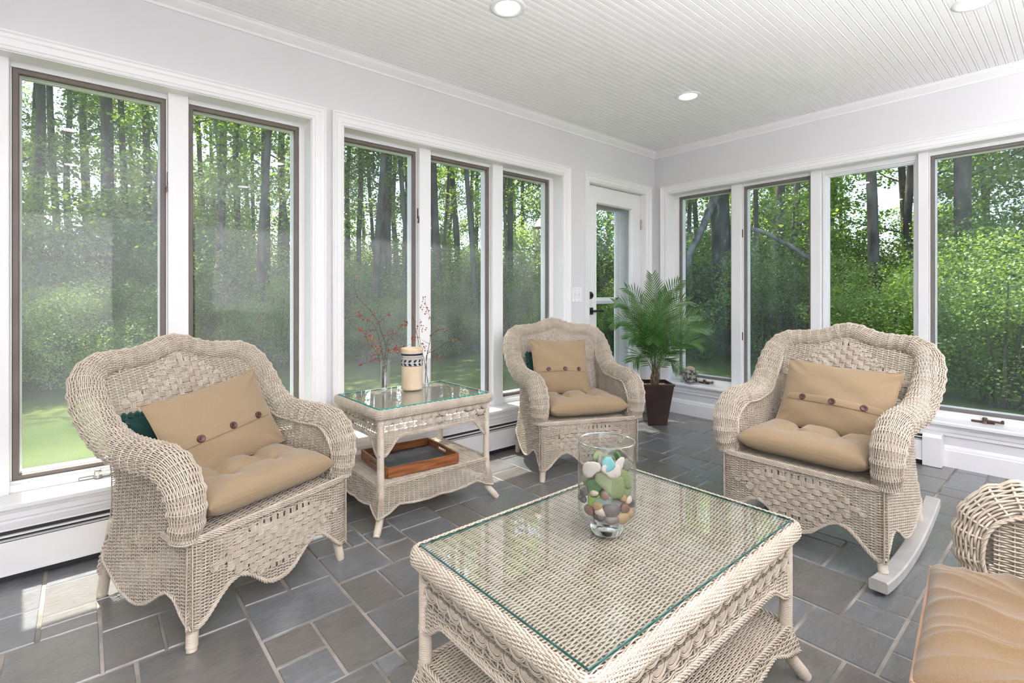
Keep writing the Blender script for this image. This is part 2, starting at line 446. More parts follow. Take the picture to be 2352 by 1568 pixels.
def leaf_mat(name, c0, c1, c2, trans=.45, rough=.45):
    m = bpy.data.materials.new(name); m.use_nodes = True; t = m.node_tree; t.nodes.clear()
    out = nd(m, 'ShaderNodeOutputMaterial'); di = nd(m, 'ShaderNodeBsdfDiffuse'); tl = nd(m, 'ShaderNodeBsdfTranslucent'); gl = nd(m, 'ShaderNodeBsdfGlossy'); gl.inputs['Roughness'].default_value = rough
    gl.inputs[0].default_value = (1,1,1,1)
    ge = nd(m, 'ShaderNodeNewGeometry'); cr = nd(m, 'ShaderNodeValToRGB')
    e = cr.color_ramp.elements; e[0].color = (*c0,1); e[1].color = (*c2,1); e[1].position = 1; x = cr.color_ramp.elements.new(.55); x.color = (*c1,1)
    nz = nd(m, 'ShaderNodeTexNoise'); nz.inputs['Scale'].default_value = 1.3; nz.inputs['Detail'].default_value = 2
    lk(m, ge.outputs['Position'], nz.inputs['Vector'])
    ad = nd(m, 'ShaderNodeMath', operation='MULTIPLY_ADD'); ad.inputs[1].default_value = .55
    lk(m, ge.outputs['Random Per Island'], ad.inputs[0]); 
    ms = nd(m, 'ShaderNodeMapRange'); ms.inputs['From Min'].default_value = .32; ms.inputs['From Max'].default_value = .68; ms.inputs['To Max'].default_value = .5
    lk(m, nz.outputs[0], ms.inputs['Value']); lk(m, ms.outputs[0], ad.inputs[2]); lk(m, ad.outputs[0], cr.inputs[0])
    lk(m, cr.outputs[0], di.inputs[0])
    br = nd(m, 'ShaderNodeMix', data_type='RGBA', blend_type='MULTIPLY'); br.inputs[0].default_value = 1; br.inputs[7].default_value = (1.5,1.35,.55,1)
    lk(m, cr.outputs[0], br.inputs[6]); lk(m, br.outputs[2], tl.inputs[0])
    m1 = nd(m, 'ShaderNodeMixShader'); m1.inputs[0].default_value = trans; lk(m, di.outputs[0], m1.inputs[1]); lk(m, tl.outputs[0], m1.inputs[2])
    m2 = nd(m, 'ShaderNodeMixShader'); m2.inputs[0].default_value = .05; lk(m, m1.outputs[0], m2.inputs[1]); lk(m, gl.outputs[0], m2.inputs[2])
    lk(m, m2.outputs[0], out.inputs[0]); return m
M_leaf = [leaf_mat('leaf_mid_green', (.06,.13,.035), (.17,.30,.065), (.36,.50,.12), .55),
          leaf_mat('leaf_dark_green', (.045,.10,.035), (.12,.23,.055), (.27,.40,.10), .55),
          leaf_mat('leaf_bright_green', (.09,.19,.04), (.20,.34,.07), (.36,.49,.12), .55)]
M_palm = leaf_mat('palm_leaflet', (.03,.09,.02), (.065,.175,.04), (.14,.29,.07), .3, .3)
M_bark = mat('tree_bark', (.09,.075,.06), .9); noise_color(M_bark, (.045,.037,.030), (.17,.15,.125), 5, 8, stretch=(1,1,.35)); bump(M_bark, 9, .05, .8, 6, stretch=(1,1,.3))
M_bark2 = mat('pale_bark', (.15,.135,.12), .9); noise_color(M_bark2, (.07,.06,.052), (.27,.25,.225), 9, 8, stretch=(1,1,.5)); bump(M_bark2, 12, .03, .6)
M_bark3 = mat('lichened_bark', (.10,.09,.08), .9); nz_, cr_, tc_ = noise_color(M_bark3, (.05,.045,.04), (.115,.105,.095), 7, 8, stretch=(1,1,.4), p1=.6); e_ = cr_.color_ramp.elements.new(.72); e_.color = (.33,.34,.32,1); bump(M_bark3, 10, .04, .8, 6, stretch=(1,1,.4))
M_lawn = mat('lawn_grass', (.16,.22,.07), .9, .1)
nz_, cr_, tc_ = noise_color(M_lawn, (.075,.115,.03), (.165,.21,.06), .8, 8, p0=.3, p1=.7); bump(M_lawn, 45, .05, .9, 6)
M_duff = mat('woodland_floor', (.05,.055,.025), .95); noise_color(M_duff, (.03,.035,.015), (.10,.11,.04), 2, 8); bump(M_duff, 10, .08, 1)
M_brass = mat('lantern_brass', (.45,.40,.32), .4, .5, .6); noise_color(M_brass, (.40,.35,.28), (.52,.47,.38), 20)
M_side = mat('house_siding', (.55,.56,.55), .7); noise_color(M_side, (.52,.53,.52), (.58,.59,.58), 3)

# ================================================================== room shell
# ceiling: real beadboard grooves running along x
g = G()
pitch = .0405
y = YR; prof = []
while y < YA + .02:
    prof += [(y, 0), (y+.0255, 0), (y+.0275, .004), (y+.0295, 0), (y+.0315, -.0008), (y+.0345, -.0008), (y+.0365, .0), (y+.0385, .004)]
    y += pitch
prof = np.array(prof)
P = np.zeros((2, len(prof), 3)); P[0, :, 0] = XW; P[1, :, 0] = XB+.05; P[:, :, 1] = prof[:, 0]; P[:, :, 2] = CEIL + prof[:, 1]
g.grid(P)
meta(g.obj('ceiling', M_ceil, smooth=False), kind='structure')
g = G(); g.box((XW-.2, YR-.2, CEIL+.01), (XB+.45, 3.33, CEIL+.16)); meta(g.obj('trim_1', M_trim, smooth=False), kind='structure')  # roof slab over the room; its overhang is the eave
bpy.data.objects['trim_1'].name = 'roof_slab'

# floor: random slate ashlar on a 3-inch lattice, real joints
mod = .0765; ox, oy = .044, .405
i0, i1 = int((XW-ox)//mod)-1, int((XB-ox)//mod)+2
j0, j1 = int((YR-oy)//mod)-1, int((YA-oy)//mod)+2
occ = set(); tiles = []
def place(a, b, c, d):
    cells = [(i, j) for i in range(a, b) for j in range(c, d)]
    if any(t in occ for t in cells): return False
    occ.update(cells); tiles.append((a, b, c, d)); return True
seeds = [(0,2,19,22),(2,5,19,22),(-3,0,19,23),(-2,0,23,24),(-2,0,24,25),(0,5,22,25),(1,5,14,19),(-3,1,15,19),(5,9,17,20),(5,7,20,22),(7,9,20,23),(5,7,15,17),(5,7,13,15),(7,9,13,17),
         (9,11,16,19),(9,12,13,16),(9,12,19,22),(11,14,16,19),(12,16,12,16),(25,29,2,6),(27,29,0,2),(25,27,0,2),(29,32,4,6),(29,33,0,4),(22,25,0,3),(22,25,3,5),(17,19,20,23),(19,24,20,23),
         (14,17,19,22),(24,27,20,22),(24,27,22,26),(27,29,20,22),(27,31,22,24),(19,24,23,26),(37,40,16,19),(39,43,20,23),(33,37,16,20),(31,35,20,23),(46,50,2,4),(48,53,0,2),(42,46,0,2),(45,48,4,7),(50,54,2,5)]
for s_ in seeds: place(*s_)
sizes = [(6,4),(5,4),(4,4),(6,3),(5,3),(4,3),(3,4),(3,3),(4,2),(3,2),(2,3),(2,2)]
wts = [5,4,3,4,4,4,2,2,2,2,1,1]
rt = random.Random(3)
for j in range(j0, j1):
    for i in range(i0, i1):
        if (i, j) in occ: continue
        sh = sorted(sizes, key=lambda q: -rt.random()**(1.0/wts[sizes.index(q)])); ok = False
        for (a, b) in sh:
            if place(i, i+a, j, j+b): ok = True; break
        if not ok:
            for (a, b) in ((2,1),(1,2),(1,1)):
                if place(i, i+a, j, j+b): break
g = G(); tone = []
lim = (XW, XB, YR, YA)
for (a, b, c, d) in tiles:
    x0, x1, y0, y1 = ox+a*mod, ox+b*mod, oy+c*mod, oy+d*mod
    jx = lambda: rt.uniform(-.0012, .0012)
    gp = .0042
    x0 = max(x0+gp+jx(), lim[0]); x1 = min(x1-gp+jx(), lim[1]); y0 = max(y0+gp+jx(), lim[2]); y1 = min(y1-gp+jx(), lim[3])
    if x1-x0 < .02 or y1-y0 < .02: continue
    z = rt.uniform(-.0008, .0008); e = .003
    V = [(x0,y0,-.005),(x1,y0,-.005),(x1,y1,-.005),(x0,y1,-.005),(x0+e,y0+e,z),(x1-e,y0+e,z),(x1-e,y1-e,z),(x0+e,y1-e,z)]
    g.add(V, [(4,5,6,7),(0,1,5,4),(1,2,6,5),(2,3,7,6),(3,0,4,7)], 0)
    tone += [rt.random()]*5
g.add([(XW,YR,-.0035),(XB,YR,-.0035),(XB,YA,-.0035),(XW,YA,-.0035)], [(0,1,2,3)], 1); tone += [0]
g.box((XW,YR,-.15), (XB,YA,-.02), 1); tone += [0]*6
meta(g.obj('floor', [M_slate, M_grout], smooth=False, attr=tone), kind='structure')

# walls
def wall(name, boxes):
    g = G()
    for a, b in boxes: g.box(a, b)
    return meta(g.obj(name, M_wall, smooth=False), kind='structure')
T = .2
WA = [(-.885, .94), (1.116, 2.906)]; DO = (3.222, 4.032); WTOP = 2.045
bx = [((XW, YA, -.15), (-.885, YA+T, CEIL)), ((.94, YA, -.15), (1.116, YA+T, CEIL)), ((2.906, YA, -.15), (DO[0], YA+T, CEIL)), ((DO[1], YA, -.15), (XB+T, YA+T, CEIL))]
for a, b in WA: bx += [((a, YA, WTOP), (b, YA+T, CEIL)), ((a, YA, -.15), (b, YA+T, .262))]
bx += [((DO[0], YA, WTOP), (DO[1], YA+T, CEIL)), ((DO[0], YA, -.15), (DO[1], YA+T, -.002))]
wall('wall_left', bx)
WB = (2.608, -.48)
wall('wall_right', [((XB, WB[0], -.15), (XB+T, YA, CEIL)), ((XB, YR, -.15), (XB+T, WB[1], CEIL)), ((XB, WB[1], WTOP), (XB+T, WB[0], CEIL)), ((XB, WB[1], -.15), (XB+T, WB[0], .262))])
wall('wall_rear', [((XW, YR-T, -.15), (.3, YR, CEIL)), ((1.5, YR-T, -.15), (XB+T, YR, CEIL)), ((.3, YR-T, 2.1), (1.5, YR, CEIL))])
wall('wall_near', [((XW-T, YR-T, -.15), (XW, YA+T, CEIL))])

def strip(g, path, prof, closed=False, up=(0,0,1), M=None, mi=0):
    """sweep a 2D profile (offset to the left of travel in the path plane, height along `nrm`) along a mitred path.
    path: 3D points in a plane with normal nrm"""
    path = [Vector(p) for p in path]; nrm = Vector(up); n = len(path); rows = []
    for i, p in enumerate(path):
        if closed: a = (path[i]-path[i-1]).normalized(); b = (path[(i+1) % n]-path[i]).normalized()
        else:
            a = (path[i]-path[i-1]).normalized() if i else (path[1]-path[0]).normalized()
            b = (path[i+1]-path[i]).normalized() if i < n-1 else a
        la, lb = nrm.cross(a), nrm.cross(b)
        m = (la+lb).normalized(); k = 1.0/max(.2, m.dot(la))
        rows.append([p + m*(k*o) + nrm*h for o, h in prof])
    if closed: rows.append(rows[0])
    V = np.array([[tuple(q) for q in r] for r in rows])
    if M is not None:
        A = np.array(M); V = V @ A[:3,:3].T + A[:3,3]
    g.grid(V, mi)

# crown, baseboards
g = G()
cp = [(0, -.056), (.006, -.056), (.010, -.045), (.026, -.030), (.040, -.016), (.046, -.006), (.052, -.004), (.052, 0)]
strip(g, [(XW, YA, CEIL), (XB, YA, CEIL), (XB, YR, CEIL)], [(-o, h) for o, h in cp])
meta(g.obj('trim_1', M_trim, smooth=False), kind='structure')
def baseboard(name, p, q):
    g = G(); strip(g, [p, q], [(0,0),(-.017,0),(-.017,.105),(-.013,.112),(-.013,.118),(-.009,.128),(-.004,.136),(0,.136)])
    return meta(g.obj(name, M_trim, smooth=False), kind='structure')
baseboard('baseboard_left', (XW, YA, 0), (DO[0]-.07, YA, 0))
baseboard('baseboard_right', (XB, YA, 0), (XB, YR, 0))
# casing round the window and door openings
CAS = [(0,.0),(0,.008),(.006,.011),(.012,.011),(.016,.015),(.040,.017),(.046,.021),(.058,.023),(.064,.028),(.070,.028),(.072,.0)]

def hardware_lock(parent, x, z):
    g = G()
    g.bbox((x-.011, .086, z-.035), (x+.011, .104, z+.035), .003)
    M = Matrix.Translation((x-.002, .084, z-.01)) @ Matrix.Rotation(R(14), 4, 'Y')
    g.bbox((-.005, -.010, -.055), (.005, .0, .012), .002, M=M)
    g.obj('sash_lock', M_bronze, parent, smooth=False)
def crank(parent, x, z, m=None):
    g = G()
    g.bbox((x-.055, .086, z), (x+.055, .118, z+.016), .004)
    g.lathe([(0,.034),(.010,.034),(.013,.028),(.013,.012),(.017,.0)], 14, c=(x+.01, .085, z+.004))
    M = Matrix.Translation((x+.012, .077, z+.024)) @ Matrix.Rotation(R(4), 4, 'Y')
    g.bbox((0, -.007, -.006), (.085, .007, .005), .002, M=M)
    g.lathe([(0,0),(.007,.002),(.008,.012),(.006,.022),(0,.024)], 10, c=(x+.09, .077, z+.012))
    g.obj('crank_handle', m or M_steel, parent, smooth=False)

def window(name, loc, rz, x0, x1, sashes, frame_mat, locks):
    w = struct(name, loc); w.rotation_euler = (0, 0, rz)
    # jamb and head lining, mullions
    g = G()
    zb, zt = .333, 2.02
    g.box((x0-.002, 0, .27), (x0+.004, T, WTOP)); g.box((x1-.004, 0, .27), (x1+.002, T, WTOP)); g.box((x0, 0, WTOP-.004), (x1, T, WTOP+.002))
    g.box((x0, .104, zt), (x1, T, WTOP)); g.box((x0, .104, .27), (x1, T, zb))
    g.bbox((x0, .09, .288), (x1, .106, zb-.012), .003)
    ed = [x0] + [v for s in sashes for v in s[:2]] + [x1]
    for k in range(0, len(ed), 2):
        a, b = ed[k], ed[k+1]
        if k == 0 or k == len(ed)-2: g.box((a, .104, zb), (b, T, zt))
        else:
            g.bbox((a+.004, .070, .288), (b-.004, T, WTOP), .003)
            g.box((a, .112, zb), (b, T, zt))
    g.obj('window_frame', M_trim, w, smooth=False)
    g = G()   # casing (three mitred sides)
    strip(g, [(x0, 0, .27), (x0, 0, WTOP), (x1, 0, WTOP), (x1, 0, .27)], CAS, up=(0,-1,0))
    o = g.obj('casing', M_trim, w, smooth=False)
    g = G()   # stool
    g.bbox((x0-.085, -.052, .262), (x1+.085, .105, .290), .007)
    g.obj('sill', M_trim, w, smooth=False)
    g = G()
    strip(g, [(x0-.07, 0, .262), (x1+.07, 0, .262)], [(0,0),(0,.030),(-.012,.030),(-.018,.022),(-.040,.018),(-.048,.012),(-.066,.012),(-.070,0)], up=(0,-1,0))
    g.obj('sill_apron', M_trim, w, smooth=False)
    for k, (a, b, kind) in enumerate(sashes):
        c = (a+b)/2
        s = bpy.data.objects.new('window_sash', None)
        C.objects.link(s); s.parent = w; s.location = (0, 0, 0)
        g = G()
        if kind == 'fixed':
            fr = [(0,-.104),(.012,-.104),(.014,-.116),(.022,-.118),(.024,-.130),(.031,-.132),(.033,-.160)]
            strip(g, [(a,0,zb),(b,0,zb),(b,0,zt),(a,0,zt)], [(o_, h_) for o_, h_ in fr], closed=True, up=(0,-1,0))
            g.obj('glazing_frame', M_sash, s, smooth=False)
        else:
            # brown screen frame
            fr = [(0,-.150),(0,-.116),(.003,-.113),(.018,-.113),(.021,-.118),(.021,-.134)]
            strip(g, [(a,0,zb),(b,0,zb),(b,0,zt),(a,0,zt)], [(o_, h_) for o_, h_ in fr], closed=True, up=(0,-1,0))
            g.obj('screen_frame', frame_mat, s, smooth=False)
            g = G(); fr = [(.0,-.136),(.0215,-.136),(.0225,-.140),(.0225,-.158),(.026,-.160),(.026,-.18)]
            strip(g, [(a,0,zb),(b,0,zb),(b,0,zt),(a,0,zt)], fr, closed=True, up=(0,-1,0))
            g.obj('sash_frame', M_sash, s, smooth=False)
            g = G(); g.add([(a+.02,.128,zb+.02),(b-.02,.128,zb+.02),(b-.02,.128,zt-.02),(a+.02,.128,zt-.02)], [(0,1,2,3)])
            g.obj('insect_screen', M_screen, s, smooth=False)
        g = G(); g.add([(a+.02,.166,zb+.02),(b-.02,.166,zb+.02),(b-.02,.166,zt-.02),(a+.02,.166,zt-.02)], [(0,1,2,3)])
        g.obj('glass_pane', M_pane, s, smooth=False)
        if kind != 'fixed': crank(s, c, .289, M_bronze if frame_mat is M_taupeB else None)
        for (xx, zz) in locks.get(k, []): hardware_lock(s, xx, zz)
    return w
window('window_1', (0, YA, 0), 0, -.885, .94, [(-.823,-.306,'s'), (-.219,.300,'s'), (.390,.908,'s')], M_taupe, {1: [(.313, 1.64)], 2: [(.378, 1.60)]})
window('window_2', (0, YA, 0), 0, 1.116, 2.906, [(1.137,1.643,'s'), (1.735,2.247,'s'), (2.349,2.860,'s')], M_taupe, {0: [(1.656, 1.62)]})
window('window_3', (XB, 0, 0), R(-90), -2.608, .48, [(-2.560,-2.045,'s'), (-1.950,-1.424,'s'), (-1.345,-.770,'fixed'), (-.708,-.19,'s'), (-.10,.42,'s')], M_taupeB,
       {1: [(-1.962, 1.62), (-1.962, .74)]})

# ------------------------------------------------------------------ door
d = struct('door_1', (0, YA, 0))
g = G(); strip(g, [(DO[0], 0, 0), (DO[0], 0, WTOP), (DO[1], 0, WTOP), (DO[1], 0, 0)], CAS, up=(0,-1,0)); g.obj('door_casing', M_trim, d, smooth=False)
g = G()
g.box((DO[0], 0, 0), (DO[0]+.004, T+.12, WTOP)); g.box((DO[1]-.004, 0, 0), (DO[1], T+.12, WTOP)); g.box((DO[0], 0, WTOP-.004), (DO[1], T+.12, WTOP))
g.box((DO[0], .095, 0), (DO[0]+.014, T+.12, WTOP)); g.box((DO[1]-.014, .095, 0), (DO[1], T+.12, WTOP)); g.box((DO[0], .0, -.01), (DO[1], T+.14, .012))
g.obj('door_jamb', M_trim, d, smooth=False)
sx0, sx1, sz0, sz1 = DO[0]+.006, DO[1]-.006, .014, WTOP-.008
lx0, lx1, lz0, lz1 = 3.355, 3.898, .26, 1.905
g = G()
for a, b in (((sx0,.05,sz0),(lx0,.094,sz1)), ((lx1,.05,sz0),(sx1,.094,sz1)), ((lx0,.05,lz1),(lx1,.094,sz1)), ((lx0,.05,sz0),(lx1,.094,lz0))): g.box(a, b)
g.obj('door_slab', M_trim, d, smooth=False)
g = G(); strip(g, [(lx0,0,lz0),(lx1,0,lz0),(lx1,0,lz1),(lx0,0,lz1)], [(-.008,-.050),(-.006,-.040),(.010,-.038),(.016,-.046),(.022,-.058),(.022,-.075)], closed=True, up=(0,-1,0)); g.obj('glazing_frame', M_trim, d, smooth=False)
g = G(); g.add([(lx0,.07,lz0),(lx1,.07,lz0),(lx1,.07,lz1),(lx0,.07,lz1)], [(0,1,2,3)]); g.obj('glass_pane', M_pane, d, smooth=False)
# storm door outside it
g = G(); yy0, yy1 = .215, .245
for a, b in (((3.237,yy0,.03),(3.33,yy1,2.03)), ((3.925,yy0,.03),(4.018,yy1,2.03)), ((3.33,yy0,1.93),(3.925,yy1,2.03)), ((3.33,yy0,.03),(3.925,yy1,.30)), ((3.33,yy0,1.01),(3.925,yy1,1.045)), ((3.33,.21,1.88),(3.925,.23,1.93)), ((3.33,.235,.30),(3.37,.255,1.93)), ((3.885,.235,.30),(3.925,.255,1.93)), ((3.33,.235,1.04),(3.925,.25,1.07))): g.bbox(a, b, .003)
g.obj('storm_door', M_sash, d, smooth=False)
g = G(); g.add([(3.33,.239,.30),(3.925,.239,.30),(3.925,.239,1.93),(3.33,.239,1.93)], [(0,1,2,3)]); g.obj('storm_glass', M_pane, d, smooth=False)
g = G()
hx = 3.296
g.lathe([(0,.014),(.027,.014),(.031,.010),(.032,0)], 28, M=Matrix.Translation((hx,.05,1.09)) @ Matrix.Rotation(R(90),4,'X')); g.bbox((hx-.006,.014,1.078),(hx+.006,.040,1.102),.003)
g.obj('deadbolt', M_black, d, smooth=False)
g = G(); g.bbox((hx-.033,.040,.925),(hx+.033,.052,.985),.003); g.lathe([(.010,0),(.010,.045)], 16, M=Matrix.Translation((hx,.045,.955)) @ Matrix.Rotation(R(90),4,'X')); g.bbox((hx-.012,-.010,.946),(hx+.115,.003,.966),.003)
g.obj('door_handle', M_black, d, smooth=False)
for z in (.25, 1.05, 1.76):
    g = G(); g.bbox((DO[1]-.012,.030,z-.045),(DO[1]+.004,.052,z+.045),.002); g.lathe([(.006,-.05),(.006,.05)], 12, c=(DO[1]-.006,.036,z)); g.obj('hinge', M_steel, d, smooth=False)

# switch plate (two gang: rocker on the left, duplex outlet shapes on the right)
sw = thing('switch_plate', 'white two gang wall switch plate beside the glazed door', 'switch', (3.067, YA, 1.095))
g = G(); g.bbox((-.060,-.006,-.060),(.060,-.0005,.060),.003); g.obj('plate', M_trim, sw, smooth=False)
for k in (-.023, .023):
    g = G(); g.bbox((k-.017,-.009,-.033),(k+.017,-.005,.033),.002); g.bbox((k-.005,-.016,-.006),(k+.005,-.008,.010),.002); g.obj('switch_toggle', M_sash, sw, smooth=False)
    for zz in (-.048,.048):
        g = G(); g.lathe([(0,.002),(.003,.0015),(.0035,0)], 10, M=Matrix.Translation((k,-.0055,zz)) @ Matrix.Rotation(R(90),4,'X')); g.obj('screw', M_steel, sw)

# baseboard heaters
def heater(name, label, x0, x1, loc, rz, cap_left, cap_right):
    t = thing(name, label, 'heater', loc, rz)
    g = G()   # back plate, front panel, damper blade, top hood
    g.box((x0,-.068,.030),(x1,-.062,.160)); g.box((x0,-.068,.157),(x1,-.050,.162)); g.box((x0,-.071,.030),(x1,-.060,.036))
    g.box((x0,-.060,.196),(x1,-.001,.202)); g.obj('front_panel', M_heat, t, smooth=False)
    g = G(); g.bbox((x0,-.064,.173),(x1,-.040,.179),.0015); g.obj('damper_blade', M_heat, t, smooth=False)
    g = G(); g.box((x0+.002,-.050,.004),(x1-.002,-.001,.195)); g.obj('fin_housing', M_dark, t, smooth=False)
    for e, on in ((x0, cap_left), (x1, cap_right)):
        if on:
            g = G(); a, b = (e-.01, e+.085) if e == x0 else (e-.085, e+.01)
            g.prism([(-.075,.002),(-.075,.185),(-.058,.205),(-.001,.205),(-.001,.002)], a, b, 0); g.obj('end_cap', M_heat, t, smooth=False)
    return t
heater('baseboard_heater', 'long white baseboard heater with black slots under the left hand windows', XW+.05, 3.02, (0, YA-.017, .001), 0, False, True)
heater('baseboard_heater', 'short white baseboard heater with end cap behind the wicker rocker', -1.75, -.63, (XB-.017, 0, .001), R(-90), True, True)

# recessed ceiling lights
def downlight(x, y, label):
    t = thing('recessed_light', label, 'ceiling light', (x, y, CEIL), 0)
    g = G(); g.lathe([(.056,.004),(.060,-.004),(.072,-.0065),(.084,-.004),(.086,.002)], 48); g.obj('trim_ring', M_trim, t)
    g = G(); th = np.linspace(0, 2*PI, 48, endpoint=False)
    g.lathe([(0.001,-.0015),(.057,-.0015)], 48); g.obj('lens', M_lens, t)
downlight(3.15, 1.81, 'round recessed ceiling light nearest the far corner of the room')
downlight(1.53, 1.81, 'round recessed ceiling light at the top middle above the side table')
downlight(3.147, .356, 'round recessed ceiling light at the top right above the rocker')

# ================================================================== wicker
def weave(g, S, Lu, Lv, pu, pv, r, amp, mask=None, k=3, ns=4, rs=None, twine=False, vscale=None, flatten=1.0):
    """plain weave over the surface S(u, v): strands run along u, stakes along v"""
    nst = max(2, int(round(Lu/pu))); du = Lu/nst; nr = max(1, int(Lv/pv))
    u = np.arange(nst*k+1)*du/k; v = (np.arange(nr)+.5)*(Lv/nr)
    U, V = np.meshgrid(u, v)
    e = 1e-3*Lu; ev = 1e-3*Lv
    P = S(U, V); Tu = S(U+e, V)-P; Tv = S(U, V+ev)-P
    N = np.cross(Tu, Tv); N /= np.linalg.norm(N, axis=2, keepdims=True)+1e-12
    ph = np.cos(PI*(U/du) + PI*np.arange(nr)[:, None])
    Q = P + N*(amp*ph)[..., None]
    keep = None
    if mask is not None: keep = mask((U[:, 1:]+U[:, :-1])/2, (V[:, 1:]+V[:, :-1])/2)
    jit = 1 + rng.uniform(-.10, .10, (nr, 1))
    g.tubes(Q, r*jit*np.ones(Q.shape[:2])*flatten, ns, N=N, keep=keep, rb=r*jit*np.ones(Q.shape[:2]))
    if rs:
        us = np.arange(nst+1)*du; nv = max(4, int(nr/3)); vs = np.linspace(0, Lv, nv)
        U, V = np.meshgrid(us, vs, indexing='ij'); P = S(U, V); Tu = S(U+e, V)-P; Tv = S(U, V+ev)-P
        N = np.cross(Tu, Tv); N /= np.linalg.norm(N, axis=2, keepdims=True)+1e-12
        keep = None if mask is None else mask((U[:, 1:]+U[:, :-1])/2, (V[:, 1:]+V[:, :-1])/2)
        g.tubes(P, rs, ns, N=N, keep=keep)

def braid(g, path, R0, r, turns_per_m=28, n=3, ns=5, side=None):
    """n strands twisted round a 3D path"""
    P, L = catmull(path, max(8, int(60)))
    m = max(8, int(L/ .006)); P, L = catmull(path, m)
    T = np.gradient(P, axis=0); T /= np.linalg.norm(T, axis=1, keepdims=True)+1e-12
    ref = np.array([.31, .22, .93]) if side is None else np.array(side, float)
    A = np.cross(T, ref); A /= np.linalg.norm(A, axis=1, keepdims=True)+1e-9; B = np.cross(T, A)
    s = np.linspace(0, L, m); out = []
    for q in range(n):
        ph = 2*PI*(s*turns_per_m + q/n)
        out.append(P + R0*(np.cos(ph)[:, None]*A + np.sin(ph)[:, None]*B))
    g.tubes(np.array(out), r, ns)

def wrapped_leg(name, parent, pts, r0, r1, pitch=.0045, ns=14, label=None, cap=.012, m=None):
    """cane-wrapped round post along a polyline, a bare wooden tip at its end"""
    P, L = catmull(pts, max(6, int(L_len(pts)/pitch*4)))
    n = len(P); s = np.linspace(0, 1, n)
    r = r0 + (r1-r0)*s + .0011*np.abs(np.sin(s*L/pitch*PI))
    if cap: r = np.where(s*L > L-cap, r1*.93, r)
    g = G(); g.tubes(P, r[None], ns, cap=True)
    return g.obj(name, [m or M_wrap], parent)
def L_len(pts):
    p = np.asarray(pts, float)[:, :3]; return float(np.linalg.norm(np.diff(p, axis=0), axis=1).sum())

def ribbon_motif(g, S2, cx, cz, hw, hh, zlo, zhi, px=.027, pz=.0225, down=True):
    """openwork lozenge of flat four-strand bands plaited over paired stakes, half rings along its edge.
    S2(x, z, off) -> point on the panel lifted off its face"""
    r = .0024
    nr = int(hh/pz)
    cols = range(-int(hw/px), int(hw/px)+1)
    K = []
    for j in range(-nr, nr+1):
        z = cz + j*pz
        if z < zlo or z > zhi: continue
        w = hw*(1-abs(j*pz)/hh); ic = int(w/px+.5)
        if ic < 1: continue
        x = np.linspace(-ic*px-px*.35, ic*px+px*.35, max(8, int(ic*8)))
        off = .0052*np.cos(PI*(x/px+j)) + .002
        for q in range(4):
            K = S2(cx+x, z + (q-1.5)*.0047 + 0*x, off)
            g.tubes(K, r, 4)
        for sgn in (-1, 1):
            if (j <= 0 if down else j >= 0):
                for rad in (.0135, .0095, .0055):
                    t = np.linspace(0, PI, 9); s2 = -1 if down else 1
                    K = S2(cx+sgn*(ic*px) + rad*np.cos(t), z + s2*(.006+rad*np.sin(t)*1.05), .006+0*t)
                    g.tubes(K, r*1.05, 4)
    for c_ in cols:
        hc = hh*(1-abs(c_*px)/hw) + .012
        a, b = max(zlo-.01, cz-hc), min(zhi+.012, cz+hc)
        if b-a < .02: continue
        z = np.linspace(a, b, 8)
        for q in (-.0072, -.0024, .0024, .0072):
            g.tubes(S2(cx+c_*px+q+0*z, z, 0*z), .0023, 4)

def lut(tab):
    """table (n, dims) sampled by parameter 0..1"""
    n = len(tab); xs = np.linspace(0, 1, n)
    return lambda t: np.stack([np.interp(t, xs, tab[:, k]) for k in range(tab.shape[1])], -1)

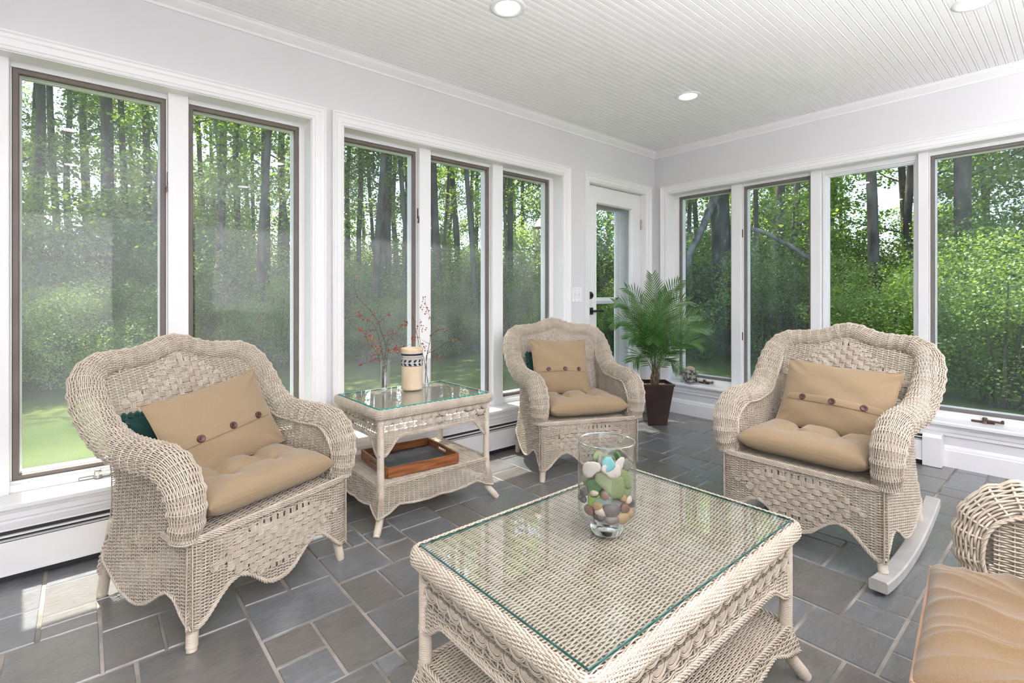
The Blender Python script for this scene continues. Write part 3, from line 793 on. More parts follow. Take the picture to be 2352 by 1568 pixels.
def build_wicker_seat(root, dw=0.0, rocker=False, pu=.024, pv=.0051, motif=True, back=True, reed=1.0):
    """rolled-arm wicker chair in local space: front at y=0 facing -y; dw widens it"""
    r = .0021*reed; amp = .0031*reed
    # ---- roll: centre, inward direction, radii, arc angles (right half)
    # x, y, z, Bx, By, Bz, rb, rn, a0, a1
    ctl = [(.311, .042,.350,-1,0,0,.042,.046, 0,180),
           (.313, .028,.42, -1,0,0,.050,.054, 0,180),
           (.315, .035,.495,-1,0,0,.053,.056,-5,190),
           (.317, .075,.545,-1,0,0,.054,.056,-10,205),
           (.318, .14, .565,-1,0,0,.054,.056,-12,215),
           (.320, .26, .567,-1,0,0,.054,.055,-12,215),
           (.325, .38, .580,-1,0,0,.054,.054,-10,220),
           (.332, .475,.630,-1,0,0,.054,.050,-4,230),
           (.338, .545,.705,-1,0,0,.053,.048, 0,240),
           (.326, .600,.780,-.95,0,-.3,.050,.044, 5,245),
           (.283, .632,.828,-.6,0,-.8,.044,.040,10,250),
           (.215, .648,.842,-.1,0,-1,.038,.036,15,255),
           (.140, .655,.848, 0,0,-1,.037,.035,15,255),
           (.080, .660,.866, 0,0,-1,.037,.035,15,255),
           (.035, .664,.884, 0,0,-1,.037,.035,15,255),
           (.0,   .665,.889, 0,0,-1,.037,.035,15,255)]
    ctl = np.array(ctl, float)
    wide = ctl.copy()
    if dw:
        k = smooth(ctl[:, 0], .0, .28); wide[:, 0] = ctl[:, 0] + dw*np.where(ctl[:, 0] > .27, 1, ctl[:, 0]/.27)
    half, Lh = catmull(wide, 240)
    mir = half[::-1].copy(); mir[:, 0] *= -1; mir[:, 3] *= -1
    full = np.vstack([half, mir[1:]])
    # path tangent and frame
    T = np.gradient(full[:, :3], axis=0); T /= np.linalg.norm(T, axis=1, keepdims=True)
    B = full[:, 3:6]; B = B - (B*T).sum(1, keepdims=True)*T; B /= np.linalg.norm(B, axis=1, keepdims=True)
    N = np.cross(T, B)
    tab = lut(np.hstack([full[:, :3], B, N, full[:, 6:10]]))
    Lr = 2*Lh
    def roll(u, v, infl=0.0):
        q = tab(u/Lr); a = np.radians(q[..., 11] + (q[..., 12]-q[..., 11])*v)
        sc = 1 + .045*np.cos(2*PI*u/.046)
        c = q[..., :3]; return c + ((q[..., 9]*sc+infl)*np.cos(a))[..., None]*q[..., 3:6] + ((q[..., 10]*sc+infl)*np.sin(a))[..., None]*q[..., 6:9]
    g = G()
    nrow = int(38/reed)
    weave(g, roll, Lr, 1.0, .023*reed, 1.0/nrow, .0022*reed, .0032*reed, ns=5 if reed == 1 else 7, rs=.0026*reed)
    g.obj('rolled_edge', M_wick, root)
    us = np.linspace(0, Lr, 200)
    E = roll(us, 0*us); Eo = roll(us, 0*us+1)      # inner and outer edge curves
    gb = G()
    for off in (0, .008): braid(gb, roll(us[::3], 0*us[::3], .003+off*.3)+0, .0030, .0026, 30, 2, 4)
    # ---- panel outlines from the edge curves
    h = len(us)//2
    Er = E[:h]; Y = Er[:, 1]; Z = Er[:, 2]; X = Er[:, 0]
    o = np.argsort(Y[:150]); armz = lambda y: np.interp(y, *(lambda yy, zz: (yy, zz))(*mono(Er[:, 1], Er[:, 2])))
    bx, bz = mono(-Er[:, 0][Er[:, 2] > .74], Er[:, 2][Er[:, 2] > .74])
    topz = lambda x: np.interp(-np.abs(x), bx, bz)
    sel = (Er[:, 2] > .6)
    zx, xx = mono(Er[:, 2][sel & (Er[:, 0] > .2+dw)], Er[:, 0][sel & (Er[:, 0] > .2+dw)])
    sidex = lambda z: np.where(z < .62, .275+dw, np.interp(z, zx, xx))
    backy = lambda z: np.interp(z, [.30, .34, .50, .62, .705, .78, .83, .87, .95], [.455, .470, .505, .533, .556, .590, .618, .632, .645])
    # ---- inner back
    xb = .29+dw
    def Sb(u, v): return np.stack([u-xb, backy(v+.34)+0*u - .012*(1-((u-xb)/xb)**2)*0, v+.34], -1)
    mcx, mcz, mhw, mhh = 0., .665, .255, .172
    def mb(u, v):
        x = u-xb; z = v+.34; ok = (z < topz(x)+.004) & (np.abs(x) < sidex(z)+.012)
        if motif: ok &= (np.abs(x-mcx)/mhw + np.abs(z-mcz)/mhh > 1.0) | (z < .56)
        return ok
    g = G(); weave(g, Sb, 2*xb, .56, pu*.92, pv*.95, r*.95, amp, mb, rs=.0022)
    if motif: ribbon_motif(g, lambda x, z, off: np.stack([x, backy(z)-off, z+0*x], -1), mcx, mcz, mhw, mhh, .56, .86, px=.0255, pz=.0205, down=False)
    g.obj('backrest', M_wick, root)
    # ---- inner arms
    for sg in (-1, 1):
        g = G()
        def Sa(u, v, sg=sg): return np.stack([sg*(.262+dw+.010*smooth(v, 0, .2))+0*u, u+.03, v+.335], -1)
        def ma(u, v):
            y = u+.03; z = v+.335; return (z < armz(y)+.006) & (y < backy(z)+.004)
        weave(g, Sa, .56, .30, pu, pv*1.05, r, amp, ma, rs=.0022)
        g.obj('arm_panel', M_wick, root)
    # ---- outer sides and back
    def sx(y, z):
        fl = smooth(.36-z, 0, .27)
        return .309+dw + .010*fl*smooth(y, .05, .4) - .006*smooth(z, .36, .5) - .055*smooth(y, by(z)-.10, by(z)+.01)**2
    by = lambda z: np.interp(z, [.05, .10, .18, .26, .34, .45, .60, .72, .80, .86], [.640, .618, .575, .540, .522, .520, .560, .615, .655, .675])
    ybz = lambda y: np.interp(y, [0, .02, .05, .09, .13, .17, .21, .25, .29, .33, .38, .43, .48, .53, .58, .64],
                              [.078, .080, .098, .145, .158, .140, .112, .090, .080, .082, .098, .128, .160, .195, .215, .215])
    side_top = lambda y: np.where(y < .50, .55+0*y, np.interp(y, [.50, .60, .68], [.62, .74, .82]))
    for sg in (-1, 1):
        g = G()
        def So(u, v, sg=sg): return np.stack([sg*sx(u, v+.07), u, v+.07], -1)
        def mo(u, v):
            z = v+.07; return (z > ybz(u)) & (u < by(z)) & (z < side_top(u))
        weave(g, So, .70, .80, pu, pv*1.08, r, amp, mo, rs=.0023)
        yy = np.linspace(.0, .55, 30)
        braid(g, np.stack([sg*(sx(yy, ybz(yy))+.002), yy, ybz(yy)], -1), .0036, .0030, 26, 3, 4)
        g.obj('side_panel', M_wick, root)
    if back:
        g = G(); xo = .285+dw
        def Sk(u, v): return np.stack([u-xo, by(v+.10)+0*u, v+.10], -1)
        def mk(u, v): return (v+.10 < topz(u-xo)+.01)
        weave(g, Sk, 2*xo, .78, pu*1.05, pv*1.5, r, amp, mk, rs=.0023)
        g.obj('back_panel', M_wick, root)
    # ---- front skirt
    hwid = .318+dw
    bot = lambda x: np.interp(np.abs(x)-dw*smooth(np.abs(x), .05, .15+dw), [0, .03, .06, .09, .12, .155, .19, .22, .26, .285, .318], [.083, .086, .101, .130, .156, .172, .162, .136, .094, .075, .074])
    fy = lambda x, z: .012 - .012*smooth(hwid-np.abs(x), 0, .05) + .006*smooth(.3-z, 0, .2)
    def Sf(u, v): return np.stack([u-hwid, fy(u-hwid, v+.07), v+.07], -1)
    fcz, fhw, fhh = .242, .235, .128
    def mf(u, v):
        x = u-hwid; z = v+.07; ok = z > bot(x)
        if motif: ok &= (np.abs(x)/fhw+np.abs(z-fcz)/fhh > 1.0) | (z > .312) | (z < .128)
        return ok
    g = G(); weave(g, Sf, 2*hwid, .275, pu, pv, r, amp, mf, rs=.0023)
    if motif: ribbon_motif(g, lambda x, z, off: np.stack([x, fy(x, z)-off, z+0*x], -1), 0., fcz, fhw, fhh, .138, .306, down=True)
    xx_ = np.linspace(-hwid, hwid, 60)
    for dz in (0, .009): braid(g, np.stack([xx_, fy(xx_, .1)-.002, bot(xx_)-dz*.6], -1), .0036, .0030, 26, 3, 4)
    for dz in (0, .009, .018): braid(g, np.stack([np.r_[-hwid-.002, -hwid-.012, -hwid-.008, xx_, hwid+.008, hwid+.012, hwid+.002], np.r_[.14, .06, .012, fy(xx_, .34)-.004, .012, .06, .14], np.r_[.335, .335, .335, 0*xx_+.335, .335, .335, .335]+dz*.8], -1), .0034, .0030, 26, 3, 4)
    g.obj('front_skirt', M_wick, root)
    # seat deck
    g = G()
    def Sd(u, v): return np.stack([u-.27-dw, v+.02, .335+0*u], -1)
    weave(g, Sd, .54+2*dw, .46, .03, .008, .003, .003, rs=.003)
    g.obj('seat_deck', M_wick, root)
    gb.obj('edge_braid', M_wick, root)
    # ---- legs
    xl = .302+dw
    z0 = .0 if not rocker else .012
    for sg in (-1, 1):
        wrapped_leg('leg', root, [(sg*(xl-.022), .040, .30), (sg*(xl-.016), .036, .12), (sg*(xl-.002), .020, z0)], .0185, .0165)
        wrapped_leg('leg', root, [(sg*(xl-.015), .500, .30), (sg*(xl-.018), .545, .17), (sg*(xl-.022), .600, z0)], .0165, .0170)
        g = G()   # plaited gusset on the back leg
        for q in range(3): braid(g, [(sg*(xl-.012+.006*q), .500, .25), (sg*(xl-.010+.005*q), .538+.004*q, .165), (sg*(xl-.012+.004*q), .565+.003*q, .100)], .006, .0045, 16, 3, 5)
        g.obj('gusset_braid', M_wick, root)

def mono(x, z):
    x = np.asarray(x); z = np.asarray(z); o = np.argsort(x, kind='stable'); return x[o], z[o]

WEAVE_NAMES = None
armchair = thing('wicker_armchair', 'white wicker armchair at the left in front of the first windows, holding tilted tan pillow', 'armchair', (.5385, 1.8945, 0), R(22.2), 'wicker armchairs')
build_wicker_seat(armchair)
dup(armchair, (2.297, 1.95, 0), R(-25), 'white wicker armchair between side table and potted palm, in the far corner')

rocker = thing('wicker_rocking_chair', 'wide wicker rocking chair on curved white runners at the right', 'rocking chair', (2.268, .815, .022), R(-91.2), 'wicker rocking chairs')
for ch in list(armchair.children):
    if not ch.name.startswith(('leg', 'gusset')): dup(ch, parent=rocker)
for sg in (-1, 1):
    # bent flat runner: a thick board following an arc, its back end lifted
    g = G(); n = 40; t = np.linspace(0, 1, n); yy = -.085 + t*.83; zc = -.022 + .33*(yy-.17)**2
    P = [np.stack([sg*.312 + a + 0*yy, yy, zc + b], -1) for a, b in ((-.029, .003), (-.029, .036), (-.024, .041), (.024, .041), (.029, .036), (.029, .003), (.025, .0), (-.025, .0), (-.029, .003))]
    g.grid(np.array(P))
    for e in (0, n-1): g.add([tuple(P[k][e]) for k in range(8)], [tuple(range(8))])
    g.obj('runner', M_rock, rocker, smooth=False)
    wrapped_leg('leg', rocker, [(sg*.280, .040, .30), (sg*.286, .036, .12), (sg*.302, .020, .026)], .0185, .0165, cap=0)
    wrapped_leg('leg', rocker, [(sg*.287, .500, .30), (sg*.286, .535, .17), (sg*.296, .565, .070)], .0165, .0170, cap=0)
    g = G()
    for q in range(3): braid(g, [(sg*(.290+.006*q), .500, .25), (sg*(.290+.005*q), .538+.004*q, .165), (sg*(.294+.004*q), .560+.003*q, .110)], .006, .0045, 16, 3, 5)
    g.obj('gusset_braid', M_wick, rocker)

loveseat = thing('wicker_loveseat', 'wicker loveseat arm in the bottom right corner beside golden tan cushion', 'loveseat', (1.185, .150, 0), R(186.3))
build_wicker_seat(loveseat, dw=.29, pu=.028, pv=.0056, motif=False, reed=1.3)

# ================================================================== cushions and pillows
def grid_closed(g, top, bot):
    g.grid(top); g.grid(bot, flip=True)
def seat_cushion(name, w, dpt, h, label, tufts, mt, loc, rz, pipe=False, gathers=0.0, group=None, tilt=0.0, sag=0.0):
    t = thing(name, label, 'seat cushion', loc, rz, group)
    if tilt: t.rotation_euler = (tilt, 0, rz)
    n = 72 if not pipe else 190; a = np.linspace(-1, 1, n); A, B = np.meshgrid(a, a, indexing='ij')
    # concentrate samples near the border
    A2 = np.sign(A)*(1-(1-np.abs(A))**1.5); B2 = np.sign(B)*(1-(1-np.abs(B))**1.5)
    edge = (np.clip(1-np.abs(A2)**7, 0, 1)**.42)*(np.clip(1-np.abs(B2)**7, 0, 1)**.42)
    pull = np.zeros_like(A)
    X, Y = A2*w/2, B2*dpt/2
    for (tx, ty) in tufts:
        dx, dy = X-tx*w/2, Y-ty*dpt/2; d = np.hypot(dx, dy)
        ang = np.arctan2(dy, dx)
        pull += .62*np.exp(-(d/.028)**2) + .42*np.exp(-(d/.085)**2)*(.75+.25*np.cos(4*ang))
    for k, (tx, ty) in enumerate(tufts):
        for (t2x, t2y) in tufts[k+1:]:
            ax, ay, bx_, by_ = tx*w/2, ty*dpt/2, t2x*w/2, t2y*dpt/2
            L2 = (bx_-ax)**2+(by_-ay)**2; s = np.clip(((X-ax)*(bx_-ax)+(Y-ay)*(by_-ay))/L2, 0, 1)
            dd = np.hypot(X-ax-s*(bx_-ax), Y-ay-s*(by_-ay))
            if abs(tx-t2x) < .01 or abs(ty-t2y) < .01: pull += .22*np.exp(-(dd/.020)**2)
    pull = np.clip(pull, 0, .93)
    wr = rng.normal(0, 1, (9, 9))
    def bil(U_, V_):
        i = np.clip((U_+1)*4, 0, 7.999); j = np.clip((V_+1)*4, 0, 7.999); i0_, j0_ = i.astype(int), j.astype(int); fi, fj = i-i0_, j-j0_
        fi = fi*fi*(3-2*fi); fj = fj*fj*(3-2*fj)
        return wr[i0_, j0_]*(1-fi)*(1-fj)+wr[i0_+1, j0_]*fi*(1-fj)+wr[i0_, j0_+1]*(1-fi)*fj+wr[i0_+1, j0_+1]*fi*fj
    crown = .80 + .20*(1-A2**2)*(1-B2**2)
    ztop = h/2*edge*crown*(1-pull*.85) + bil(A2, B2)*.0022*edge
    if gathers:
        # gathered folds radiating from the middle tuft to the piped border
        tx, ty = tufts[0][0]*w/2, tufts[0][1]*dpt/2; rad = np.hypot(X-tx, Y-ty); phi = np.arctan2(Y-ty, X-tx) + 1.1*rad
        def ridge(v, sharp): return 1 - 2*np.abs(np.sin(v/2))**sharp
        nb = bil(A2, B2)
        f1 = ridge(phi*15 + 1.3*np.sin(phi*3.1+1) + nb*.4, .75); f2 = ridge(phi*34 + 2*np.sin(phi*7) + nb, .8)
        ztop += gathers*(f1*smooth(rad, .04, .16)*(1-.45*smooth(rad, .2, .34)) + .5*f2*smooth(rad, .15, .26)*(.4+.6*np.sin(phi*5+2)**2))*edge**.6
    zbot = -h/2*edge*(.86)
    cx = 1 - .018*(1-B2**2)*np.abs(A2)**3; cy = 1 - .02*(1-A2**2)*np.abs(B2)**3
    sg_ = -sag*np.clip((X/w*2)**2, 0, 1)
    g = G(); grid_closed(g, np.stack([X*cx, Y*cy, h/2+ztop], -1), np.stack([X*cx, Y*cy, h/2+zbot], -1))
    g.obj('cushion_cover', mt, t)
    g = G()
    rimx = np.r_[a*w/2, 0*a+w/2, -a*w/2, 0*a-w/2]; rimy = np.r_[0*a-dpt/2, a*dpt/2, 0*a+dpt/2, -a*dpt/2]
    cc = .985
    P = np.stack([rimx*cc, rimy*cc, 0*rimx+h/2+(.002 if not pipe else .0)], -1)
    if pipe:
        g.tubes(P[None] + np.array([0, 0, .010]), .0036, 8); g.obj('piping', M_pipe, t)
    return t
def pillow(name, w, h, th, label, mt, loc, rot, buttons=True, group=None, ruffle=False, line=-.12, strip_h=.032, cat='pillow'):
    t = thing(name, label, cat, loc, 0, group); t.rotation_euler = rot
    n = 56; a = np.linspace(-1, 1, n); A, B = np.meshgrid(a, a, indexing='ij')
    A = np.sign(A)*(1-(1-np.abs(A))**1.35); B = np.sign(B)*(1-(1-np.abs(B))**1.35)
    prof = (np.clip(1-A**2, 0, 1)**.62)*(np.clip(1-B**2, 0, 1)**.62)
    wr = rng.uniform(0, 6.28, 6)
    wrinkle = .0035*np.sin(5*A+7*B+wr[0])*prof + .0030*np.sin(11*B-4*A+wr[1])*prof*np.abs(A)
    corner = .010*np.sin(26*np.arctan2(B, A))*np.exp(-((1-np.abs(A))**2+(1-np.abs(B))**2)/.10)*prof**.3
    X = A*w/2*(1-.055*(1-B**2)); Y = B*h/2*(1-.075*(1-A**2))
    zt = th/2*prof + wrinkle + corner; zb = -th/2*prof + wrinkle*.5
    g = G(); grid_closed(g, np.stack([X, Y, zt], -1), np.stack([X, Y, zb], -1)); g.obj('pillow_cover', mt, t)
    def surf(x, y):
        """height of the front face at local x, y"""
        bb = np.clip(y/(h/2), -.99, .99); aa = np.clip(x/(w/2*(1-.055*(1-bb**2))), -.995, .995); bb = np.clip(y/(h/2*(1-.075*(1-aa**2))), -.995, .995)
        pr = (1-aa**2)**.62*(1-bb**2)**.62
        return th/2*pr + .0035*np.sin(5*aa+7*bb+wr[0])*pr + .0030*np.sin(11*bb-4*aa+wr[1])*pr*np.abs(aa)
    if buttons:
        # overlapping button band
        g = G(); xs = np.linspace(-1, 1, 40)*(w/2*.945); y0, y1 = line*h, line*h+strip_h
        rows = []
        for yy, lift in ((y0-.001, -.002), (y0, .0045), (y0+.004, .0058), ((y0+y1)/2, .0058), (y1-.003, .0052), (y1, .0022), (y1+.002, -.002)):
            rows.append(np.stack([xs*(1-.05*(1-(yy/(h/2))**2)), yy+0*xs, surf(xs, yy+0*xs)+lift*np.clip((1-np.abs(xs)/(w/2))*12, 0, 1)], -1))
        g.grid(np.array(rows)); g.obj('button_band', mt, t)
        for bxp in (-.27, .02, .29):
            g = G(); x = bxp*w*.95; y = (y0+y1)/2; z = float(surf(np.array([x]), np.array([y]))[0])+.006
            g.lathe([(0,.0028),(.006,.0030),(.0095,.0055),(.0125,.0055),(.0142,.003),(.0142,0)], 22, c=(0,0,0)); 
            for q in (-.003, .003): g.lathe([(0,.0045),(.0012,.0042),(.0014,.0032)], 8, c=(q,0,0))
            slope = float(surf(np.array([x+.01]), np.array([y]))[0] - surf(np.array([x-.01]), np.array([y]))[0])/.02
            o = g.obj('button', M_button, t, loc=(x, y, z)); o.rotation_euler = (0, -math.atan(slope), 0)
    if ruffle:
        g = G(); q = np.linspace(-1, 1, 60)
        px = np.r_[q, 1+0*q, -q, -1+0*q]; py = np.r_[-1+0*q, q, 1+0*q, -q]
        X2 = px*w/2*(1-.055*(1-py**2))*1.03; Y2 = py*h/2*(1-.075*(1-px**2))*1.03
        k = np.arange(len(X2)); rr = .010+.004*np.sin(k*1.35)
        g.tubes(np.stack([X2, Y2, 0*X2], -1)[None], rr[None], 8); g.obj('ruched_trim', mt, t)
    else:
        g = G(); q = np.linspace(-1, 1, 40)
        px = np.r_[q, 1+0*q, -q, -1+0*q]; py = np.r_[-1+0*q, q, 1+0*q, -q]
        g.tubes(np.stack([px*w/2*(1-.055*(1-py**2)), py*h/2*(1-.075*(1-px**2)), 0*px], -1)[None], .0028, 6); g.obj('seam', mt, t)
    return t
def chair_local(chair, x, y, z):
    return chair.location.copy() + Matrix.Rotation(chair.rotation_euler.z, 3, 'Z') @ Vector((x, y, z))
def put_pillow(name, ch_loc, ch_rz, x, y, z, lean, roll, w, h, th, label, mt, yaw=0.0, **kw):
    """pillow centre at chair-local x, y, z, leaning back, rolled in its own plane"""
    M = Matrix.Translation(ch_loc) @ Matrix.Rotation(ch_rz, 4, 'Z') @ Matrix.Translation((x, y, z)) @ Matrix.Rotation(yaw, 4, 'Z') @ Matrix.Rotation(R(90-lean), 4, 'X') @ Matrix.Rotation(roll, 4, 'Z')
    return pillow(name, w, h, th, label, mt, M.to_translation(), M.to_euler(), **kw)
A1 = (Vector((.5385, 1.8945, 0)), R(22.2)); A2 = (Vector((2.297, 1.95, 0)), R(-25)); A3 = (Vector((2.268, .815, .022)), R(-91.2)); A4 = (Vector((1.15, .170, 0)), R(186.3))
def put_seat(A, x, y, z, w, dp, h, label, tufts, mt, name='seat_cushion', **kw):
    p = A[0] + Matrix.Rotation(A[1], 3, 'Z') @ Vector((x, y, z))
    return seat_cushion(name, w, dp, h, label, tufts, mt, p, A[1], **kw)
TF = [(-.34, -.28), (.34, -.28), (-.34, .36), (.34, .36)]
put_seat(A1, 0, .245, .350, .505, .475, .132, 'tufted tan seat cushion on the armchair in front of the left windows', TF, M_tan, group='tufted seat cushions')
put_seat(A2, 0, .235, .350, .500, .460, .132, 'tufted tan seat cushion on the armchair in the far corner', TF, M_tan, group='tufted seat cushions')
put_seat(A3, 0, .240, .350, .500, .465, .132, 'tufted tan seat cushion on the wicker rocking chair', TF, M_tan, group='tufted seat cushions')
put_seat(A4, -.158, .222, .352, .500, .53, .150, 'plump golden tan seat cushion with peach piping in the bottom right corner', [(0, .15)], M_tan2, pipe=True, gathers=.0085, group='piped seat cushions')
put_seat(A4, .346, .222, .352, .500, .53, .150, 'second golden tan piped cushion just peeping in at the bottom edge', [(0, .15)], M_tan2, pipe=True, gathers=.0085, group='piped seat cushions')
put_pillow('throw_pillow', *A1, .0, .350, .585, 24, R(9), .46, .335, .115, 'oblong tan pillow with three brown buttons tilted on the left armchair', M_tan, group='tan button pillows')
put_pillow('throw_pillow', *A2, -.045, .385, .615, 22, R(-2), .395, .375, .115, 'square tan pillow with three brown buttons on the far corner armchair', M_tan, group='tan button pillows')
put_pillow('throw_pillow', *A3, .03, .375, .585, 24, R(-3), .47, .335, .11, 'oblong tan pillow with three brown buttons on the rocking chair', M_tan, group='tan button pillows')
put_pillow('accent_pillow', *A1, -.125, .455, .545, 16, R(4), .26, .25, .07, 'dark green pillow with ruched edge tucked behind the tilted tan pillow', M_green, buttons=False, ruffle=True, group='green accent pillows')
put_pillow('accent_pillow', *A2, -.105, .465, .575, 14, R(0), .28, .25, .06, 'sliver of dark green pillow behind the square tan pillow', M_green, buttons=False, ruffle=True, group='green accent pillows')

# ================================================================== wicker tables
def build_table(root, hx, hy, zt, z_lip, z_scal, z_brk, z_arch, zs, z_sb, z_sm, foot, edge_mat, pv=.0047, pu=.028, sc=.052):
    """hx, hy: half size of the glass; zt: underside of the glass; z_lip: underside of the rolled lip"""
    e = .014; r = .0019
    X, Y = hx+.006, hy+.006
    g = G()
    weave(g, lambda u, v: np.stack([u-X, v-Y, zt-.0058+0*u], -1), 2*X, 2*Y, pu, pv, .00215, .0032, rs=.0022)
    g.obj('table_top', M_wick, root)
    # rolled lip around the top
    def rr(hx_, hy_, rad, n):
        pts = []
        for cx_, cy_, a0 in ((hx_-rad, -hy_+rad, -90), (hx_-rad, hy_-rad, 0), (-hx_+rad, hy_-rad, 90), (-hx_+rad, -hy_+rad, 180)):
            for k in range(7): a = R(a0+k*15); pts.append((cx_+rad*math.cos(a), cy_+rad*math.sin(a)))
        pts.append(pts[0]); p = np.array(pts); dd = np.r_[0, np.cumsum(np.hypot(*np.diff(p, axis=0).T))]
        s_ = np.linspace(0, dd[-1], n); q = np.stack([np.interp(s_, dd, p[:, 0]), np.interp(s_, dd, p[:, 1])], 1)
        return q, dd[-1]
    q, Lp = rr(hx+.010, hy+.010, .020, 600); tn = np.gradient(q, axis=0); tn /= np.linalg.norm(tn, axis=1, keepdims=True); nn = np.stack([tn[:, 1], -tn[:, 0]], 1)
    tab = lut(np.hstack([q, nn])); hl = (zt-z_lip)/2
    def lip(u, v):
        c = tab((u % Lp)/Lp); a = PI*(.5 - v*1.15)
        return np.stack([c[..., 0]+c[..., 2]*(.016*np.cos(a)), c[..., 1]+c[..., 3]*(.016*np.cos(a)), zt-hl+.001+hl*np.sin(a)], -1)
    g = G(); nl = int((hl*2+.05)/.0042)
    weave(g, lip, Lp, 1.0, .0145, 1.0/nl, .0023, .0026, rs=.0022, ns=5)
    g.obj('rolled_lip', M_wick, root)
    # aprons
    px_, py_ = hx-.010, hy-.010      # post centres
    for side in range(4):
        L = px_ if side in (0, 2) else py_; D = py_ if side in (0, 2) else px_
        rz = (0, 90, 180, 270)[side]; Mr = np.array(Matrix.Rotation(R(rz), 3, 'Z'))
        def F(x, z, off, Mr=Mr, D=D):
            p = np.stack([x+0*z, -(D+.008)-off+0*x+0*z, z+0*x], -1); return p @ Mr.T
        bl = .13 if L > .35 else .10
        bot = lambda x, L=L, bl=bl: z_arch - (z_arch-z_brk)*smooth(np.abs(x), L-bl, L-.012)
        g = G()
        def S(u, v, L=L): return F(u-L-.012, v+z_brk-.005, 0*u)
        weave(g, S, 2*L+.024, z_scal-z_brk+.01, pu*.9, pv*1.05, r, .0022, lambda u, v, L=L: (v+z_brk-.005 > bot(u-L-.012)), rs=.0021)
        xx = np.linspace(-L-.012, L+.012, 80)
        for dz in (0, .0075): braid(g, F(xx, bot(xx)+dz, .002+0*xx), .0030, .0026, 26, 3, 4)
        # backing strands behind the fish-scale rows
        weave(g, lambda u, v, L=L: F(u-L-.010, v+z_scal-.004, -.006+0*u), 2*L+.02, z_lip-z_scal+.012, sc/2, .011, .0019, .002, rs=.0022)
        n = int(round(2*(L+.004)/sc)); s2 = 2*(L+.004)/n; hrow = (z_lip-z_scal)
        R1 = min(s2*.53, hrow*.60)
        for row in range(2):
            cnt = n if row == 0 else n+1
            for k in range(cnt):
                cx_ = -L-.004 + (k+.5 if row == 0 else k)*s2
                zc = z_lip - .006 - row*hrow*.40
                for j, rad in enumerate((R1, R1*.86, R1*.68, R1*.54, R1*.40, R1*.26, R1*.12)):
                    t = np.linspace(PI, 2*PI, 11 if rad > .01 else 6)
                    xq = cx_+rad*np.cos(t); ok = np.abs(xq) < L+.014
                    if ok.sum() < 3: continue
                    t = t[ok]
                    lift = (.004 if row == 0 else .001) + (.0022 if j < 2 else 0)
                    g.tubes(F(cx_+rad*np.cos(t), zc+rad*np.sin(t)*.92, lift+0*t), .0019 if j < 2 else .0026, 4)
                if row == 0:
                    for a in (-.005, 0, .005):
                        z = np.linspace(z_lip+.006, zc-R1*.2, 4); x = np.clip(cx_+s2/2+a*np.linspace(1.3, .4, 4), -L-.01, L+.01); g.tubes(F(x, z, .0062+0*z), .0017, 4)
        g.obj('apron', M_wick, root)
    # shelf
    SX, SY = px_+.004, py_+.004
    g = G(); weave(g, lambda u, v: np.stack([u-SX, v-SY, zs+0*u], -1), 2*SX, 2*SY, pu, pv*1.05, r, .0022, rs=.0021)
    g.obj('lower_shelf', M_wick, root)
    for side in range(4):
        L = SX if side in (0, 2) else SY; D = SY if side in (0, 2) else SX
        Mr = np.array(Matrix.Rotation(R((0, 90, 180, 270)[side]), 3, 'Z'))
        def F(x, z, off, Mr=Mr, D=D):
            bul = .016*smooth(zs-z, 0, zs-z_sb)
            return np.stack([x*(1+bul/L*1.0)+0*z, -(D+.006)-off-bul+0*x+0*z, z+0*x], -1) @ Mr.T
        def bot(x, L=L):
            t = np.abs(x)/L; return np.interp(t, [0, .2, .45, .7, .85, 1.0], [z_sm+.012, z_sm+.006, z_sm+.010, z_sm+.022, z_sb+.016, z_sb])
        g = G()
        weave(g, lambda u, v, L=L: F(u-L-.006, v+z_sb, 0*u), 2*L+.012, zs-z_sb, pu*.9, pv*1.08, r, .0022, lambda u, v, L=L: v+z_sb > bot(u-L-.006), rs=.0021)
        xx = np.linspace(-L-.006, L+.006, 70)
        braid(g, F(xx, bot(xx), .001+0*xx), .0034, .0028, 26, 3, 4); braid(g, F(xx, 0*xx+zs+.002, .000+0*xx), .0040, .0030, 24, 3, 4); braid(g, F(xx, 0*xx+zs-.007, .002+0*xx), .0030, .0026, 24, 2, 4)
        g.obj('shelf_skirt', M_wick, root)
    for a in (-1, 1):
        for b in (-1, 1):
            wrapped_leg('leg', root, [(a*px_, b*py_, z_lip), (a*px_, b*py_, (z_lip+zs)/2), (a*px_, b*py_, z_sb+.02), (a*(px_+.006), b*(py_+.006), z_sb*.8), (a*(px_+foot*.6), b*(py_+foot*.6), z_sb*.35), (a*(px_+foot), b*(py_+foot), .0)], .0155, .0165)
    g = G(); g.bbox((-hx, -hy, zt), (hx, hy, zt+.006), .0012)
    # top and bottom clear, edge strips tinted
    me = g.mesh('glass_top', [M_tglass, edge_mat], smooth=False)
    for p in me.polygons:
        p.material_index = 0 if abs(p.normal.z) > .9 else 1
    o = bpy.data.objects.new('glass_top', me); C.objects.link(o); o.parent = root

coffee = thing('wicker_coffee_table', 'rectangular wicker coffee table with clear glass top in the foreground', 'coffee table', (1.097, .845, 0))
build_table(coffee, .4400, .2825, .444, .398, .300, .235, .285, .150, .078, .098, .040, M_gedge2)
side = thing('wicker_side_table', 'wicker side table with glass top and lower shelf under the second window group', 'side table', (1.350, 2.372, 0))
build_table(side, .318, .240, .560, .519, .440, .345, .425, .213, .070, .092, .042, M_gedge, sc=.050)

